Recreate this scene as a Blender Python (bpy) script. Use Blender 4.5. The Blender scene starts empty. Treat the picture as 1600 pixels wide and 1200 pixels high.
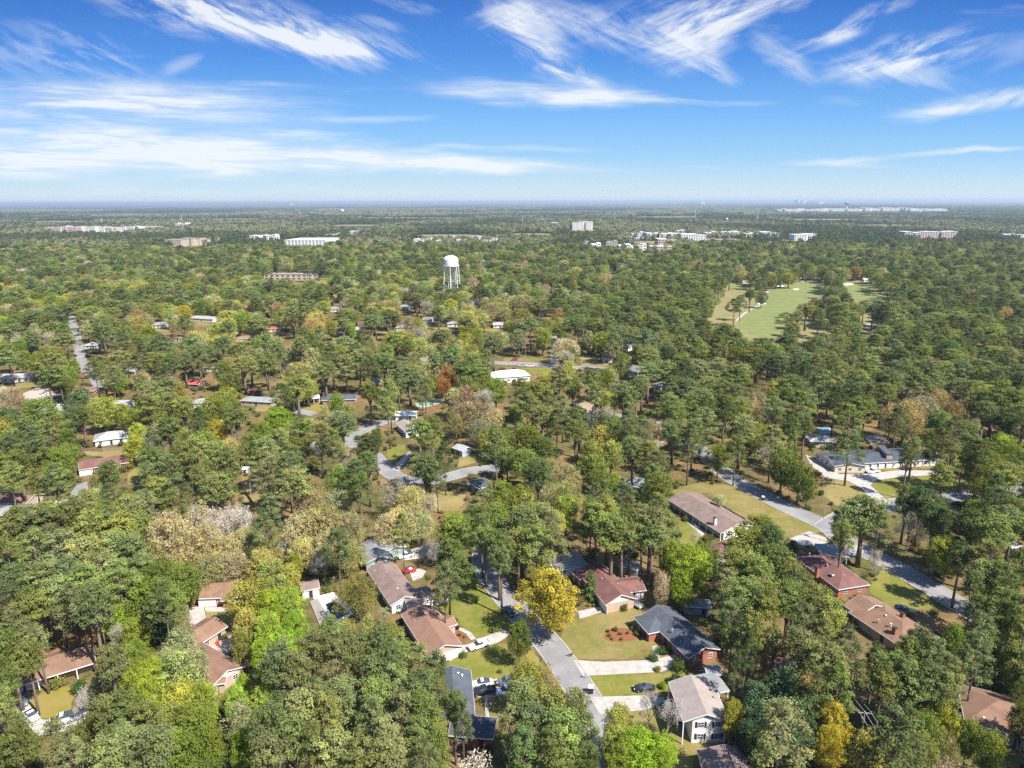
import bpy, bmesh, math, random
import numpy as np
from mathutils import Vector, Matrix

# ------------------------------------------------------------------ camera
SC = bpy.context.scene
COL = SC.collection
F = 1101.0           # focal length in photograph pixels (1600 wide)
CAMH = 105.0
PITCH = 14.49
cam_d = bpy.data.cameras.new('camera')
cam = bpy.data.objects.new('camera', cam_d)
COL.objects.link(cam)
ROT = Matrix.Rotation(math.radians(90 - PITCH), 4, 'X') @ Matrix.Rotation(math.radians(-0.18), 4, 'Z')
cam.matrix_world = Matrix.Translation((0, 0, CAMH)) @ ROT
cam_d.sensor_width = 36.0
cam_d.lens = 36.0 * F / 1600.0
cam_d.clip_start = 1.0
cam_d.clip_end = 200000.0
SC.camera = cam

# ------------------------------------------------------------------ light
SUN_EL = 50.0
SH = Vector((0.77, -0.64)).normalized()      # towards the sun, on the ground
SUN_VEC = Vector((SH.x * math.cos(math.radians(SUN_EL)), SH.y * math.cos(math.radians(SUN_EL)), math.sin(math.radians(SUN_EL))))
sun_d = bpy.data.lights.new('sun', 'SUN')
sun_d.energy = 4.6
sun_d.angle = math.radians(0.53)
sun_d.color = (1.0, 0.95, 0.87)
sun = bpy.data.objects.new('sun', sun_d)
sun.rotation_euler = SUN_VEC.to_track_quat('Z', 'Y').to_euler()
sun.location = (0, 0, 300)
COL.objects.link(sun)
SC.view_settings.view_transform = 'Standard'
SC.view_settings.look = 'None'
SC.view_settings.gamma = 1.0
SC.view_settings.exposure = 1.1
SC.cycles.max_bounces = 6
SC.cycles.diffuse_bounces = 3
SC.cycles.glossy_bounces = 2
SC.cycles.transmission_bounces = 3
SC.cycles.transparent_max_bounces = 6
SC.cycles.volume_bounces = 0
SC.cycles.use_denoising = False

def ray(px, py):
    v = ROT.to_3x3() @ Vector(((px - 800.0) / F, (600.0 - py) / F, -1.0))
    return v
def G(px, py, z=0.0):
    v = ray(px, py)
    t = (z - CAMH) / v.z
    return Vector((v.x * t, v.y * t, z))
RINV = ROT.to_3x3().inverted()
def proj(x, y, z):
    v = RINV @ Vector((x, y, z - CAMH))
    return 800 + F * v.x / -v.z, 600 - F * v.y / -v.z, -v.z

# ------------------------------------------------------------------ node helpers
class NT:
    def __init__(s, tree):
        s.t = tree; s.n = tree.nodes; s.l = tree.links
    def node(s, typ, ins=None, **kw):
        n = s.n.new(typ)
        for k, v in kw.items():
            setattr(n, k, v)
        if ins:
            for k, v in ins.items():
                s.put(n.inputs[k], v)
        return n
    def put(s, sock, v):
        if isinstance(v, bpy.types.NodeSocket):
            s.l.new(v, sock)
        elif isinstance(v, (tuple, list)) and len(v) == 3 and sock.type == 'RGBA':
            sock.default_value = (*v, 1)
        else:
            sock.default_value = v
    def m(s, op, a, b=0.0, c=None, clamp=False):
        n = s.node('ShaderNodeMath', operation=op, use_clamp=clamp)
        s.put(n.inputs[0], a); s.put(n.inputs[1], b)
        if c is not None: s.put(n.inputs[2], c)
        return n.outputs[0]
    def noise(s, vec, scale, detail=3.0, rough=0.55, dist=0.0, dims='3D'):
        n = s.node('ShaderNodeTexNoise', noise_dimensions=dims)
        s.put(n.inputs['Vector'], vec)
        n.inputs['Scale'].default_value = scale
        n.inputs['Detail'].default_value = detail
        n.inputs['Roughness'].default_value = rough
        n.inputs['Distortion'].default_value = dist
        return n.outputs['Fac']
    def ramp(s, fac, stops, interp='LINEAR'):
        n = s.node('ShaderNodeValToRGB')
        n.color_ramp.interpolation = interp
        e = n.color_ramp.elements
        while len(e) > 1: e.remove(e[-1])
        for i, (p, c) in enumerate(stops):
            el = e[0] if i == 0 else e.new(p)
            el.position = p
            el.color = (*c, 1) if len(c) == 3 else c
        s.put(n.inputs[0], fac)
        return n.outputs[0]
    def mix(s, fac, a, b, mode='MIX'):
        n = s.node('ShaderNodeMix', data_type='RGBA', blend_type=mode)
        s.put(n.inputs['Factor'], fac)
        s.put(n.inputs[6], a); s.put(n.inputs[7], b)
        return n.outputs[2]
    def maprange(s, v, a, b, c=0.0, d=1.0, typ='SMOOTHSTEP'):
        n = s.node('ShaderNodeMapRange', interpolation_type=typ)
        s.put(n.inputs[0], v)
        for i, q in enumerate((a, b, c, d)): s.put(n.inputs[i + 1], q)
        return n.outputs[0]

# ------------------------------------------------------------------ world: Nishita sky with cirrus clouds
W = bpy.data.worlds.new('World'); SC.world = W
W.use_nodes = True
W.node_tree.nodes.clear()
w = NT(W.node_tree)
sky = w.node('ShaderNodeTexSky', sky_type='NISHITA', sun_disc=False)
sky.sun_elevation = math.radians(SUN_EL)
sky.sun_rotation = math.atan2(SH.x, SH.y)
sky.altitude = 100; sky.air_density = 1.0; sky.dust_density = 0.6; sky.ozone_density = 3.0
gen = w.node('ShaderNodeTexCoord').outputs['Generated']
sep = w.node('ShaderNodeSeparateXYZ', {0: gen})
ysafe = w.m('MAXIMUM', sep.outputs[1], 0.05)
CX = w.m('DIVIDE', sep.outputs[0], ysafe)
CZ = w.m('DIVIDE', sep.outputs[2], ysafe)
cv = w.node('ShaderNodeCombineXYZ', {0: CX, 1: CZ, 2: 0.0}).outputs[0]
# wide soft warp so that no cloud keeps a clean outline
wn = w.node('ShaderNodeTexNoise', {'Vector': cv}); wn.inputs['Scale'].default_value = 7.0; wn.inputs['Detail'].default_value = 4.0
wsep = w.node('ShaderNodeSeparateColor', {0: wn.outputs['Color']})
WX = w.m('MULTIPLY_ADD', w.m('SUBTRACT', wsep.outputs[0], 0.5), 0.09, CX)
WZ = w.m('MULTIPLY_ADD', w.m('SUBTRACT', wsep.outputs[1], 0.5), 0.03, CZ)
def dircoord(px, py):
    v = ray(px, py)
    return v.x / v.y, v.z / v.y
# (px, py, half length px, half height px, tilt deg (down to the right positive), strength, streak)
CLOUDS = [
 (330, 15, 260, 34, 14, 1.0, 3.0), (440, 50, 150, 24, 16, 1.15, 3.0), (510, 72, 60, 14, 14, .9, 3.0),
 (110, 70, 120, 28, 10, .42, 5.0), (60, 95, 100, 22, 8, .45, 5.0), (170, 95, 60, 18, 20, .4, 4.0),
 (290, 100, 34, 12, -12, .5, 3.0),
 (140, 145, 260, 20, 2, .85, 6.0), (60, 170, 260, 20, 2, .8, 6.0), (330, 165, 220, 22, 4, .55, 7.0),
 (120, 210, 330, 22, 1, .75, 8.0), (480, 215, 130, 9, 1, .85, 6.0), (250, 225, 260, 16, 1, .6, 7.0),
 (100, 245, 420, 26, 1, 1.15, 7.0), (420, 244, 330, 14, 2, 1.1, 8.0), (780, 262, 220, 8, 1, .9, 8.0), (640, 250, 220, 9, 1, .9, 8.0),
 (790, 231, 140, 5, 0, .7, 8.0), (200, 262, 300, 12, 0, .6, 8.0), (60, 292, 260, 9, 0, .35, 8.0), (400, 300, 340, 7, 0, .35, 8.0),
 (560, 183, 150, 5, 2, .4, 7.0), (480, 137, 110, 6, 2, .4, 6.0),
 (620, 8, 50, 12, 8, .55, 3.0), (600, 42, 60, 9, 10, .4, 4.0),
 (815, 45, 70, 34, 42, .75, 3.0), (850, 85, 90, 20, 30, .9, 3.0), (800, 20, 80, 20, -10, .5, 4.0), (900, 118, 44, 9, 20, .8, 3.0), (870, 30, 90, 26, 12, .5, 4.0),
 (1040, 20, 150, 30, -12, .62, 3.5), (1090, 50, 95, 40, -25, .85, 3.0), (1000, 65, 110, 26, 20, .72, 3.5), (1100, 95, 60, 16, 30, .75, 3.0), (1150, 30, 80, 30, -18, .65, 4.0), (1185, 12, 60, 16, -10, .5, 4),
 (1330, 40, 90, 13, -22, .75, 3.0), (1270, 62, 60, 10, -8, .7, 3.0), (1225, 90, 40, 20, 50, .5, 4.0), (1255, 120, 36, 9, 35, .35, 4.0),
 (1420, 90, 105, 24, -10, 1.0, 3.0), (1400, 120, 100, 22, 10, .7, 4.0), (1460, 75, 60, 16, -20, .7, 3.0), (1350, 100, 70, 14, -12, .5, 4.0),
 (1560, 160, 90, 15, -12, 1.0, 3.0), (1470, 175, 75, 11, -4, .95, 4.0), (1590, 75, 60, 26, -35, .35, 4.0), (1560, 20, 80, 12, -5, .3, 5.0),
 (830, 148, 140, 17, 1, .95, 4.0), (930, 155, 110, 10, 2, .85, 5.0), (1100, 160, 100, 4, 1, .4, 6.0), (720, 152, 60, 6, 2, .5, 5.0), (1330, 158, 50, 8, 6, .35, 4.0),
 (1420, 242, 140, 5, -3, .6, 7.0), (1310, 252, 90, 6, 3, .55, 6.0), (1530, 236, 80, 4, -3, .5, 7.0), (1120, 265, 60, 3, 1, .4, 7.0), (1080, 304, 90, 3, 0, .35, 7.0),
]
total = None
def streaks(deg, sx, sz, rough):
    r = w.node('ShaderNodeMapping', {'Vector': cv}); r.inputs['Rotation'].default_value = (0, 0, math.radians(deg))
    m = w.node('ShaderNodeMapping', {'Vector': r.outputs[0]}); m.inputs['Scale'].default_value = (sx, sz, 1)
    return w.noise(m.outputs[0], 1.0, 8.0, rough, 0.25, '2D')
fine_n, fine_n3, fine_n2 = streaks(1.5, 5.5, 56, .62), streaks(24, 8, 40, .66), streaks(-20, 8, 40, .66)
fams = {0: [], 1: [], 2: []}
for i, (px, py, a, b, tilt, st, sk) in enumerate(CLOUDS):
    cx, cz = dircoord(px, py)
    fams[0 if abs(tilt) < 7 else (1 if tilt > 0 else 2)].append((cx, cz, a / F, b / F * 1.04, -math.radians(tilt), st))
def blobsum(lst):
    tot = None
    for cx, cz, a, b, th, st in lst:
        dx = w.m('SUBTRACT', WX, cx); dz = w.m('SUBTRACT', WZ, cz)
        c, s_ = math.cos(th), math.sin(th)
        u = w.m('MULTIPLY_ADD', dx, c / a, w.m('MULTIPLY', dz, s_ / a))
        v = w.m('MULTIPLY_ADD', dx, -s_ / b, w.m('MULTIPLY', dz, c / b))
        r2 = w.m('MULTIPLY_ADD', u, u, w.m('MULTIPLY', v, v))
        g = w.m('EXPONENT', w.m('MULTIPLY', w.m('POWER', r2, 1.25), -1.1))
        tot = w.m('MULTIPLY_ADD', g, st, tot if tot is not None else 0.0)
    return tot
acc = None
for k, fn in ((0, fine_n), (1, fine_n3), (2, fine_n2)):
    sm = blobsum(fams[k])
    # cirrus: the thin streak noise eats into the soft mass
    lo, hi = ((.34, 1.08) if k == 0 else (.08, 1.0))
    d = w.m('MULTIPLY', sm, w.maprange(fn, 0.33, 0.68, lo, hi))
    acc = d if acc is None else w.m('ADD', acc, d)
veil = w.m('MULTIPLY', w.maprange(fine_n, 0.5, 0.8, 0.0, 0.1), w.maprange(CZ, 0.0, 0.12))
dens = w.m('ADD', acc, veil)
dens = w.maprange(dens, 0.1, 1.3, 0.0, 0.88, 'LINEAR')
hs = w.node('ShaderNodeHueSaturation', {'Color': sky.outputs[0], 'Saturation': 1.12, 'Value': 1.0, 'Hue': 0.5})
lowsky = w.ramp(w.m('DIVIDE', CZ, 0.6), [(0.0, (.70, .82, .89)), (.045, (.52, .73, .90)), (.10, (.32, .61, .92)), (.18, (.19, .48, .92)), (.31, (.07, .27, .77)), (.45, (.026, .14, .55)), (1.0, (.01, .07, .38))])
lowsky = w.node('ShaderNodeVectorMath', {0: lowsky, 'Scale': 4.36}, operation='SCALE').outputs[0]
skyc = w.mix(w.maprange(sep.outputs[2], 0.27, 0.62, 0.94, 0.12), hs.outputs[0], lowsky)
cl = w.mix(dens, skyc, (4.0, 4.16, 4.3))
bg = w.node('ShaderNodeBackground', {'Color': cl, 'Strength': 0.11})
w.l.new(bg.outputs[0], w.node('ShaderNodeOutputWorld').inputs[0])

# ------------------------------------------------------------------ tagging and mesh helpers
def tag(o, label=None, cat=None, group=None, kind=None):
    if label: o['label'] = label
    if cat: o['category'] = cat
    if group: o['group'] = group
    if kind: o['kind'] = kind
    return o
def empty(name, loc, label=None, cat=None, group=None):
    o = bpy.data.objects.new(name, None)
    o.location = loc; o.empty_display_size = 1
    COL.objects.link(o)
    return tag(o, label, cat, group)
class MB:
    def __init__(s): s.v = []; s.f = []; s.mi = []
    def poly(s, pts, mi=0):
        i = len(s.v); s.v += [tuple(p) for p in pts]; s.f.append(tuple(range(i, i + len(pts)))); s.mi.append(mi)
    def hexa(s, p, mi=0):       # p: 4 bottom (ccw) + 4 top
        i = len(s.v); s.v += [tuple(q) for q in p]
        for f in ((3, 2, 1, 0), (4, 5, 6, 7), (0, 1, 5, 4), (1, 2, 6, 5), (2, 3, 7, 6), (3, 0, 4, 7)):
            s.f.append(tuple(i + k for k in f)); s.mi.append(mi)
    def box(s, c, d, mi=0, u=Vector((1, 0, 0)), n=None):
        # c centre, d full size along u, n, z
        u = Vector((u[0], u[1], 0)).normalized(); n = Vector((-u.y, u.x, 0)) if n is None else n
        c = Vector(c); a = u * d[0] / 2; b = n * d[1] / 2; z = Vector((0, 0, d[2] / 2))
        s.hexa([c - a - b - z, c + a - b - z, c + a + b - z, c - a + b - z, c - a - b + z, c + a - b + z, c + a + b + z, c - a + b + z], mi)
    def tube(s, pts, rs, n=6, mi=0, caps=True):
        pts = [Vector(p) for p in pts]; i0 = len(s.v)
        for k, p in enumerate(pts):
            d = (pts[min(k + 1, len(pts) - 1)] - pts[max(k - 1, 0)]).normalized()
            a = d.orthogonal().normalized() if abs(d.z) < .99 else Vector((1, 0, 0)); a = (a - d * a.dot(d)).normalized(); b = d.cross(a)
            for j in range(n):
                t = 2 * math.pi * j / n
                s.v.append(tuple(p + (a * math.cos(t) + b * math.sin(t)) * rs[k]))
        for k in range(len(pts) - 1):
            for j in range(n):
                s.f.append((i0 + k * n + j, i0 + k * n + (j + 1) % n, i0 + (k + 1) * n + (j + 1) % n, i0 + (k + 1) * n + j)); s.mi.append(mi)
        if caps:
            s.f.append(tuple(i0 + j for j in range(n))[::-1]); s.mi.append(mi)
            s.f.append(tuple(i0 + (len(pts) - 1) * n + j for j in range(n))); s.mi.append(mi)
    def lathe(s, c, prof, n=24, mi=0):
        i0 = len(s.v)
        for r, z in prof:
            for j in range(n):
                t = 2 * math.pi * j / n; s.v.append((c[0] + r * math.cos(t), c[1] + r * math.sin(t), c[2] + z))
        for k in range(len(prof) - 1):
            for j in range(n):
                s.f.append((i0 + k * n + j, i0 + k * n + (j + 1) % n, i0 + (k + 1) * n + (j + 1) % n, i0 + (k + 1) * n + j)); s.mi.append(mi)
    def build(s, name, mats, parent=None, smooth=False, off=None):
        me = bpy.data.meshes.new(name)
        off = Vector(off) if off is not None else (parent.location.copy() if parent is not None and parent.type == 'EMPTY' and parent.parent is None else Vector((0, 0, 0)))
        if parent is not None and parent.get('_off') is not None:
            off = Vector(parent['_off'])
        me.from_pydata([(x - off.x, y - off.y, z - off.z) for x, y, z in s.v], [], s.f)
        if not isinstance(mats, (list, tuple)): mats = [mats]
        for m in mats: me.materials.append(m)
        me.polygons.foreach_set('material_index', s.mi)
        if smooth: me.polygons.foreach_set('use_smooth', [True] * len(s.f))
        me.validate(); me.update()
        o = bpy.data.objects.new(name, me)
        COL.objects.link(o)
        if parent is not None: o.parent = parent
        return o

# ------------------------------------------------------------------ materials
MATS = {}
def mat(name, fn):
    if name in MATS: return MATS[name]
    m = bpy.data.materials.new(name); m.use_nodes = True; m.node_tree.nodes.clear()
    t = NT(m.node_tree); sh = fn(t)
    t.l.new(sh, t.node('ShaderNodeOutputMaterial').inputs[0])
    MATS[name] = m
    return m
def obj_co(t): return t.node('ShaderNodeTexCoord').outputs['Object']
def pos(t): return t.node('ShaderNodeNewGeometry').outputs['Position']
def bsdf(t, col, rough=0.8, spec=0.3, **kw):
    n = t.node('ShaderNodeBsdfPrincipled', {'Base Color': col, 'Roughness': rough, 'Specular IOR Level': spec})
    for k, v in kw.items(): t.put(n.inputs[k.replace('_', ' ')], v)
    return n.outputs[0]
def plain(name, c, rough=0.6, spec=0.4, var=0.12, scale=1.3):
    def fn(t):
        nz = t.noise(pos(t), scale, 4, 0.6)
        col = t.mix(nz, tuple(x * (1 - var) for x in c), tuple(min(1, x * (1 + var)) for x in c))
        return bsdf(t, col, rough, spec)
    return mat(name, fn)
def roofmat(name, c, c2=None, metal=False):
    c2 = c2 or tuple(x * 0.72 for x in c)
    def fn(t):
        p = pos(t)
        big = t.noise(p, 0.35, 4, 0.6)
        st = t.node('ShaderNodeMapping', {'Vector': p}); st.inputs['Scale'].default_value = (3, 3, 9)
        small = t.noise(st.outputs[0], 1.0, 3, 0.7); ndl = t.noise(p, 0.6, 5, 0.7)
        base = t.mix(t.maprange(big, 0.35, 0.65), c2, c)
        col = t.mix(t.m('MULTIPLY', t.maprange(small, 0.3, 0.75), 0.35), base, tuple(min(1, x * 1.45) for x in c))
        col = t.mix(t.m('MULTIPLY', t.maprange(ndl, 0.55, 0.72), 0.0 if metal else 0.4), col, (0.2, 0.13, 0.08))
        wv = t.node('ShaderNodeSeparateXYZ', {0: p}).outputs[2]
        saw = t.m('FRACT', t.m('MULTIPLY', wv, 7.0))
        col = t.mix(t.m('MULTIPLY', t.maprange(saw, 0.0, 0.22, 1, 0), 0.28), col, tuple(x * 0.45 for x in c))
        return bsdf(t, col, 0.45 if metal else 0.85, 0.4 if metal else 0.2)
    return mat(name, fn)
def brickmat(name, c, mortar=(0.42, 0.38, 0.34)):
    def fn(t):
        p = pos(t); g = t.node('ShaderNodeNewGeometry')
        s = t.node('ShaderNodeSeparateXYZ', {0: p})
        hx = t.m('ADD', s.outputs[0], s.outputs[1])
        v = t.node('ShaderNodeCombineXYZ', {0: hx, 1: s.outputs[2], 2: 0.0}).outputs[0]
        b = t.node('ShaderNodeTexBrick', {'Vector': v, 'Color1': c, 'Color2': tuple(x * 0.7 for x in c), 'Mortar': mortar})
        b.inputs['Scale'].default_value = 1.0; b.inputs['Brick Width'].default_value = 0.3; b.inputs['Row Height'].default_value = 0.1; b.inputs['Mortar Size'].default_value = 0.008
        col = t.mix(t.noise(p, 0.9, 3), b.outputs[0], tuple(x * 1.25 for x in c))
        return bsdf(t, col, 0.9, 0.15)
    return mat(name, fn)
def sidingmat(name, c):
    def fn(t):
        p = pos(t); z = t.node('ShaderNodeSeparateXYZ', {0: p}).outputs[2]
        saw = t.m('FRACT', t.m('MULTIPLY', z, 5.0))
        col = t.mix(t.m('MULTIPLY', t.maprange(saw, 0.0, 0.15, 1, 0), 0.3), c, tuple(x * 0.5 for x in c))
        col = t.mix(t.m('MULTIPLY', t.noise(p, 0.8, 3), 0.25), col, tuple(x * 0.7 for x in c))
        return bsdf(t, col, 0.7, 0.3)
    return mat(name, fn)
WHITE = plain('white_paint', (0.74, 0.74, 0.72), 0.5, 0.4, 0.06)
GREYP = plain('grey_paint', (0.32, 0.33, 0.34))
GLASS = mat('window_glass', lambda t: bsdf(t, t.mix(t.noise(pos(t), 1.1, 2), (0.02, 0.03, 0.04), (0.09, 0.11, 0.13)), 0.08, 0.6))
DARK = plain('dark_trim', (0.03, 0.035, 0.04), 0.6)
def joints(t, col):
    s = t.node('ShaderNodeSeparateXYZ', {0: pos(t)}); a = t.m('FRACT', t.m('MULTIPLY', t.m('ADD', s.outputs[0], t.m('MULTIPLY', s.outputs[1], .5)), .3)); b = t.m('FRACT', t.m('MULTIPLY', t.m('SUBTRACT', s.outputs[1], t.m('MULTIPLY', s.outputs[0], .5)), .3))
    return t.mix(t.m('MULTIPLY', t.maprange(t.m('MINIMUM', a, b), 0.0, 0.035, 1, 0), .45), col, (0.12, 0.11, 0.1))
CONC = mat('concrete', lambda t: bsdf(t, joints(t, t.mix(t.m('MULTIPLY', t.maprange(t.noise(pos(t), 0.5, 6, 0.7), 0.35, 0.7), 0.55), t.mix(t.noise(pos(t), 2.2, 4, 0.7), (0.37, 0.345, 0.31), (0.48, 0.455, 0.415)), (0.25, 0.22, 0.19))), 0.85, 0.2))
PINKC = plain('worn_concrete', (0.42, 0.33, 0.28), 0.9, 0.2, 0.2, 0.9)
def asphalt_fn(t):
    p = pos(t)
    big = t.noise(p, 0.12, 5, 0.6); small = t.noise(p, 5.0, 4, 0.75); mid = t.noise(p, 0.7, 4, 0.7)
    c = t.mix(t.maprange(big, 0.35, 0.65), (0.19, 0.183, 0.182), (0.265, 0.255, 0.25))
    c = t.mix(t.m('MULTIPLY', t.maprange(mid, 0.55, 0.75), 0.4), c, (0.13, 0.13, 0.13))
    c = t.mix(t.m('MULTIPLY', small, 0.3), c, (0.32, 0.31, 0.29))
    cr = t.node('ShaderNodeTexVoronoi', {'Vector': p, 'Scale': 0.22}, feature='DISTANCE_TO_EDGE')
    c = t.mix(t.m('MULTIPLY', t.maprange(cr.outputs['Distance'], 0.0, 0.012, 1, 0), 0.4), c, (0.07, 0.07, 0.07))
    return bsdf(t, c, 0.9, 0.2)
ASPH = mat('asphalt', asphalt_fn)
def lawn_fn(cols):
    def fn(t):
        p = pos(t)
        a = t.noise(p, 0.09, 5, 0.62); b = t.noise(p, 0.5, 5, 0.7); c = t.noise(p, 4.0, 3, 0.8)
        f = t.m('ADD', t.m('MULTIPLY', a, 0.6), t.m('MULTIPLY', b, 0.4))
        col = t.ramp(f, [(0.34, cols[0]), (0.47, cols[1]), (0.6, cols[2])])
        return bsdf(t, t.mix(t.m('MULTIPLY', c, 0.55), t.mix(0.35, col, (0.05, 0.07, 0.01)), t.mix(0.3, col, (0.30, 0.26, 0.10))), 0.95, 0.1)
    return fn
LAWN = {
 'green': mat('lawn_green', lawn_fn([(0.10, 0.13, 0.016), (0.165, 0.175, 0.026), (0.27, 0.22, 0.07)])),
 'mid':   mat('lawn_mid', lawn_fn([(0.12, 0.13, 0.03), (0.21, 0.175, 0.055), (0.31, 0.22, 0.1)])),
 'tan':   mat('lawn_tan', lawn_fn([(0.17, 0.155, 0.045), (0.27, 0.21, 0.08), (0.37, 0.26, 0.13)])),
 'gold':  mat('lawn_gold', lawn_fn([(0.2, 0.19, 0.03), (0.28, 0.22, 0.05), (0.33, 0.24, 0.09)])),
 'golf':  mat('fairway_grass', lawn_fn([(0.14, 0.185, 0.055), (0.185, 0.225, 0.075), (0.26, 0.26, 0.12)])),
 'rough': mat('rough_grass', lawn_fn([(0.16, 0.16, 0.06), (0.26, 0.22, 0.10), (0.34, 0.27, 0.15)])),
 'straw': mat('pine_straw', lawn_fn([(0.17, 0.075, 0.03), (0.27, 0.12, 0.05), (0.36, 0.185, 0.09)])),
}
SAND = plain('sand', (0.6, 0.56, 0.46), 0.95, 0.1)
def ground_fn(t):
    p = pos(t)
    a = t.noise(p, 0.03, 5, 0.6); b = t.noise(p, 0.3, 5, 0.7); c = t.noise(p, 2.5, 4, 0.75)
    near = t.ramp(t.m('ADD', t.m('MULTIPLY', a, 0.5), t.m('MULTIPLY', b, 0.5)),
                  [(0.36, (0.045, 0.055, 0.018)), (0.45, (0.1, 0.1, 0.03)), (0.53, (0.19, 0.12, 0.055)), (0.62, (0.27, 0.18, 0.09))])
    near = t.mix(t.m('MULTIPLY', c, 0.4), near, (0.11, 0.09, 0.05))
    # beyond the woods: open country seen edge-on
    sc = t.node('ShaderNodeMapping', {'Vector': p}); sc.inputs['Scale'].default_value = (0.00035, 0.0011, 1)
    d = t.noise(sc.outputs[0], 1.0, 7, 0.65)
    far = t.ramp(d, [(0.38, (0.025, 0.04, 0.03)), (0.5, (0.035, 0.055, 0.03)), (0.6, (0.07, 0.08, 0.05)), (0.68, (0.13, 0.12, 0.09))])
    dist = t.node('ShaderNodeVectorMath', {0: p}, operation='LENGTH').outputs['Value']
    return bsdf(t, t.mix(t.maprange(dist, 1200, 2600), near, far), 0.97, 0.05)
GROUND = mat('forest_floor', ground_fn)
def objcol_paint(t):
    oc = t.node('ShaderNodeObjectInfo').outputs['Color']
    return bsdf(t, oc, 0.22, 0.5, Coat_Weight=0.6, Coat_Roughness=0.08)
CARPAINT = mat('car_paint', objcol_paint)
RUBBER = plain('rubber', (0.02, 0.02, 0.02), 0.9)
CHROME = mat('wheel_metal', lambda t: bsdf(t, (0.45, 0.46, 0.48), 0.3, 0.5, Metallic=0.7))
LAMPR = plain('tail_lamp', (0.35, 0.02, 0.02), 0.2)
LAMPW = plain('head_lamp', (0.7, 0.7, 0.68), 0.15)
WOOD = plain('weathered_wood', (0.25, 0.19, 0.14), 0.9, 0.1, 0.3)
GWOOD = plain('grey_wood', (0.27, 0.245, 0.225), 0.9, 0.1, 0.3, 2.5)
BARKP = mat('pine_bark', lambda t: bsdf(t, t.mix(t.noise(pos(t), 3.0, 4, 0.7), (0.1, 0.075, 0.055), (0.27, 0.21, 0.165)), 0.95, 0.1))
BARKG = mat('grey_bark', lambda t: bsdf(t, t.mix(t.noise(pos(t), 3.0, 4, 0.7), (0.12, 0.105, 0.085), (0.3, 0.275, 0.24)), 0.95, 0.1))
def leaf_fn(inst):
    def fn(t):
        if inst:
            oc = t.node('ShaderNodeAttribute', attribute_type='INSTANCER', attribute_name='tint').outputs['Color']
        else:
            oc = t.node('ShaderNodeObjectInfo').outputs['Color']
        at = t.node('ShaderNodeAttribute', attribute_type='GEOMETRY', attribute_name='leaf')
        s = t.node('ShaderNodeSeparateColor', {0: at.outputs['Color']})
        # red channel: clump to clump value, green channel: drift to yellow
        k = t.maprange(s.outputs[0], 0, 1, 0.62, 1.5, 'LINEAR')
        col = t.node('ShaderNodeVectorMath', {0: oc, 'Scale': k}, operation='SCALE').outputs[0]
        col = t.mix(t.m('MULTIPLY', s.outputs[1], 0.5), col, t.mix(1.0, col, (1.26, 1.14, 0.8), 'MULTIPLY'))
        d = t.node('ShaderNodeBsdfDiffuse', {'Color': col, 'Roughness': 0.6})
        tr = t.node('ShaderNodeBsdfTranslucent', {'Color': t.mix(1.0, col, (1.25, 1.35, 0.7), 'MULTIPLY')})
        mx = t.node('ShaderNodeMixShader', {0: 0.3}); t.l.new(d.outputs[0], mx.inputs[1]); t.l.new(tr.outputs[0], mx.inputs[2])
        return mx.outputs[0]
    return fn
LEAF = mat('leaves', leaf_fn(False))
LEAFI = mat('leaves_far', leaf_fn(True))
# ------------------------------------------------------------------ tree prototypes
def leaf_cloud(cl, n, size, rs, up=0.25, aspect=0.55, droop=0.0, shell=0.45):
    """cl: (k,6) clump centres and radii; n leaves in each -> verts (4m,3), attr (m,2)"""
    cl = np.asarray(cl, float); k = len(cl)
    d = rs.normal(size=(k, n, 3)); d /= np.linalg.norm(d, axis=2, keepdims=True)
    r = rs.uniform(shell, 1.08, size=(k, n, 1))
    # ragged clumps: radius varies slowly with direction
    ph = rs.uniform(0, 6.28, size=(k, 1)); r = r * (1 + 0.22 * np.sin(3 * np.arctan2(d[:, :, 1], d[:, :, 0]) + ph) + 0.12 * np.sin(5 * d[:, :, 2] + ph * 2))[:, :, None]
    c = cl[:, None, :3] + d * r * cl[:, None, 3:6]
    c[:, :, 2] -= droop * rs.uniform(0, 1, size=(k, n)) ** 2
    nn = d / cl[:, None, 3:6]; nn /= np.linalg.norm(nn, axis=2, keepdims=True)
    nn = nn + rs.normal(size=(k, n, 3)) * 0.42; nn[:, :, 2] += up
    nn /= np.linalg.norm(nn, axis=2, keepdims=True)
    t = np.cross(nn, rs.normal(size=(k, n, 3))); t /= np.linalg.norm(t, axis=2, keepdims=True)
    b = np.cross(nn, t)
    s = size * rs.uniform(0.6, 1.35, size=(k, n, 1))
    p = [c + t * s, c + b * s * aspect, c - t * s, c - b * s * aspect]
    V = np.stack(p, axis=2).reshape(-1, 3)
    tint = np.clip(rs.normal(0.5, 0.22, size=(k, 1)) + rs.normal(0, 0.12, size=(k, n)), 0, 1)
    yel = np.clip(rs.normal(0.32, 0.36, size=(k, 1)) + rs.normal(0, 0.15, size=(k, n)), 0, 1)
    return V, np.stack([tint, yel], axis=2).reshape(-1, 2)

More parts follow.
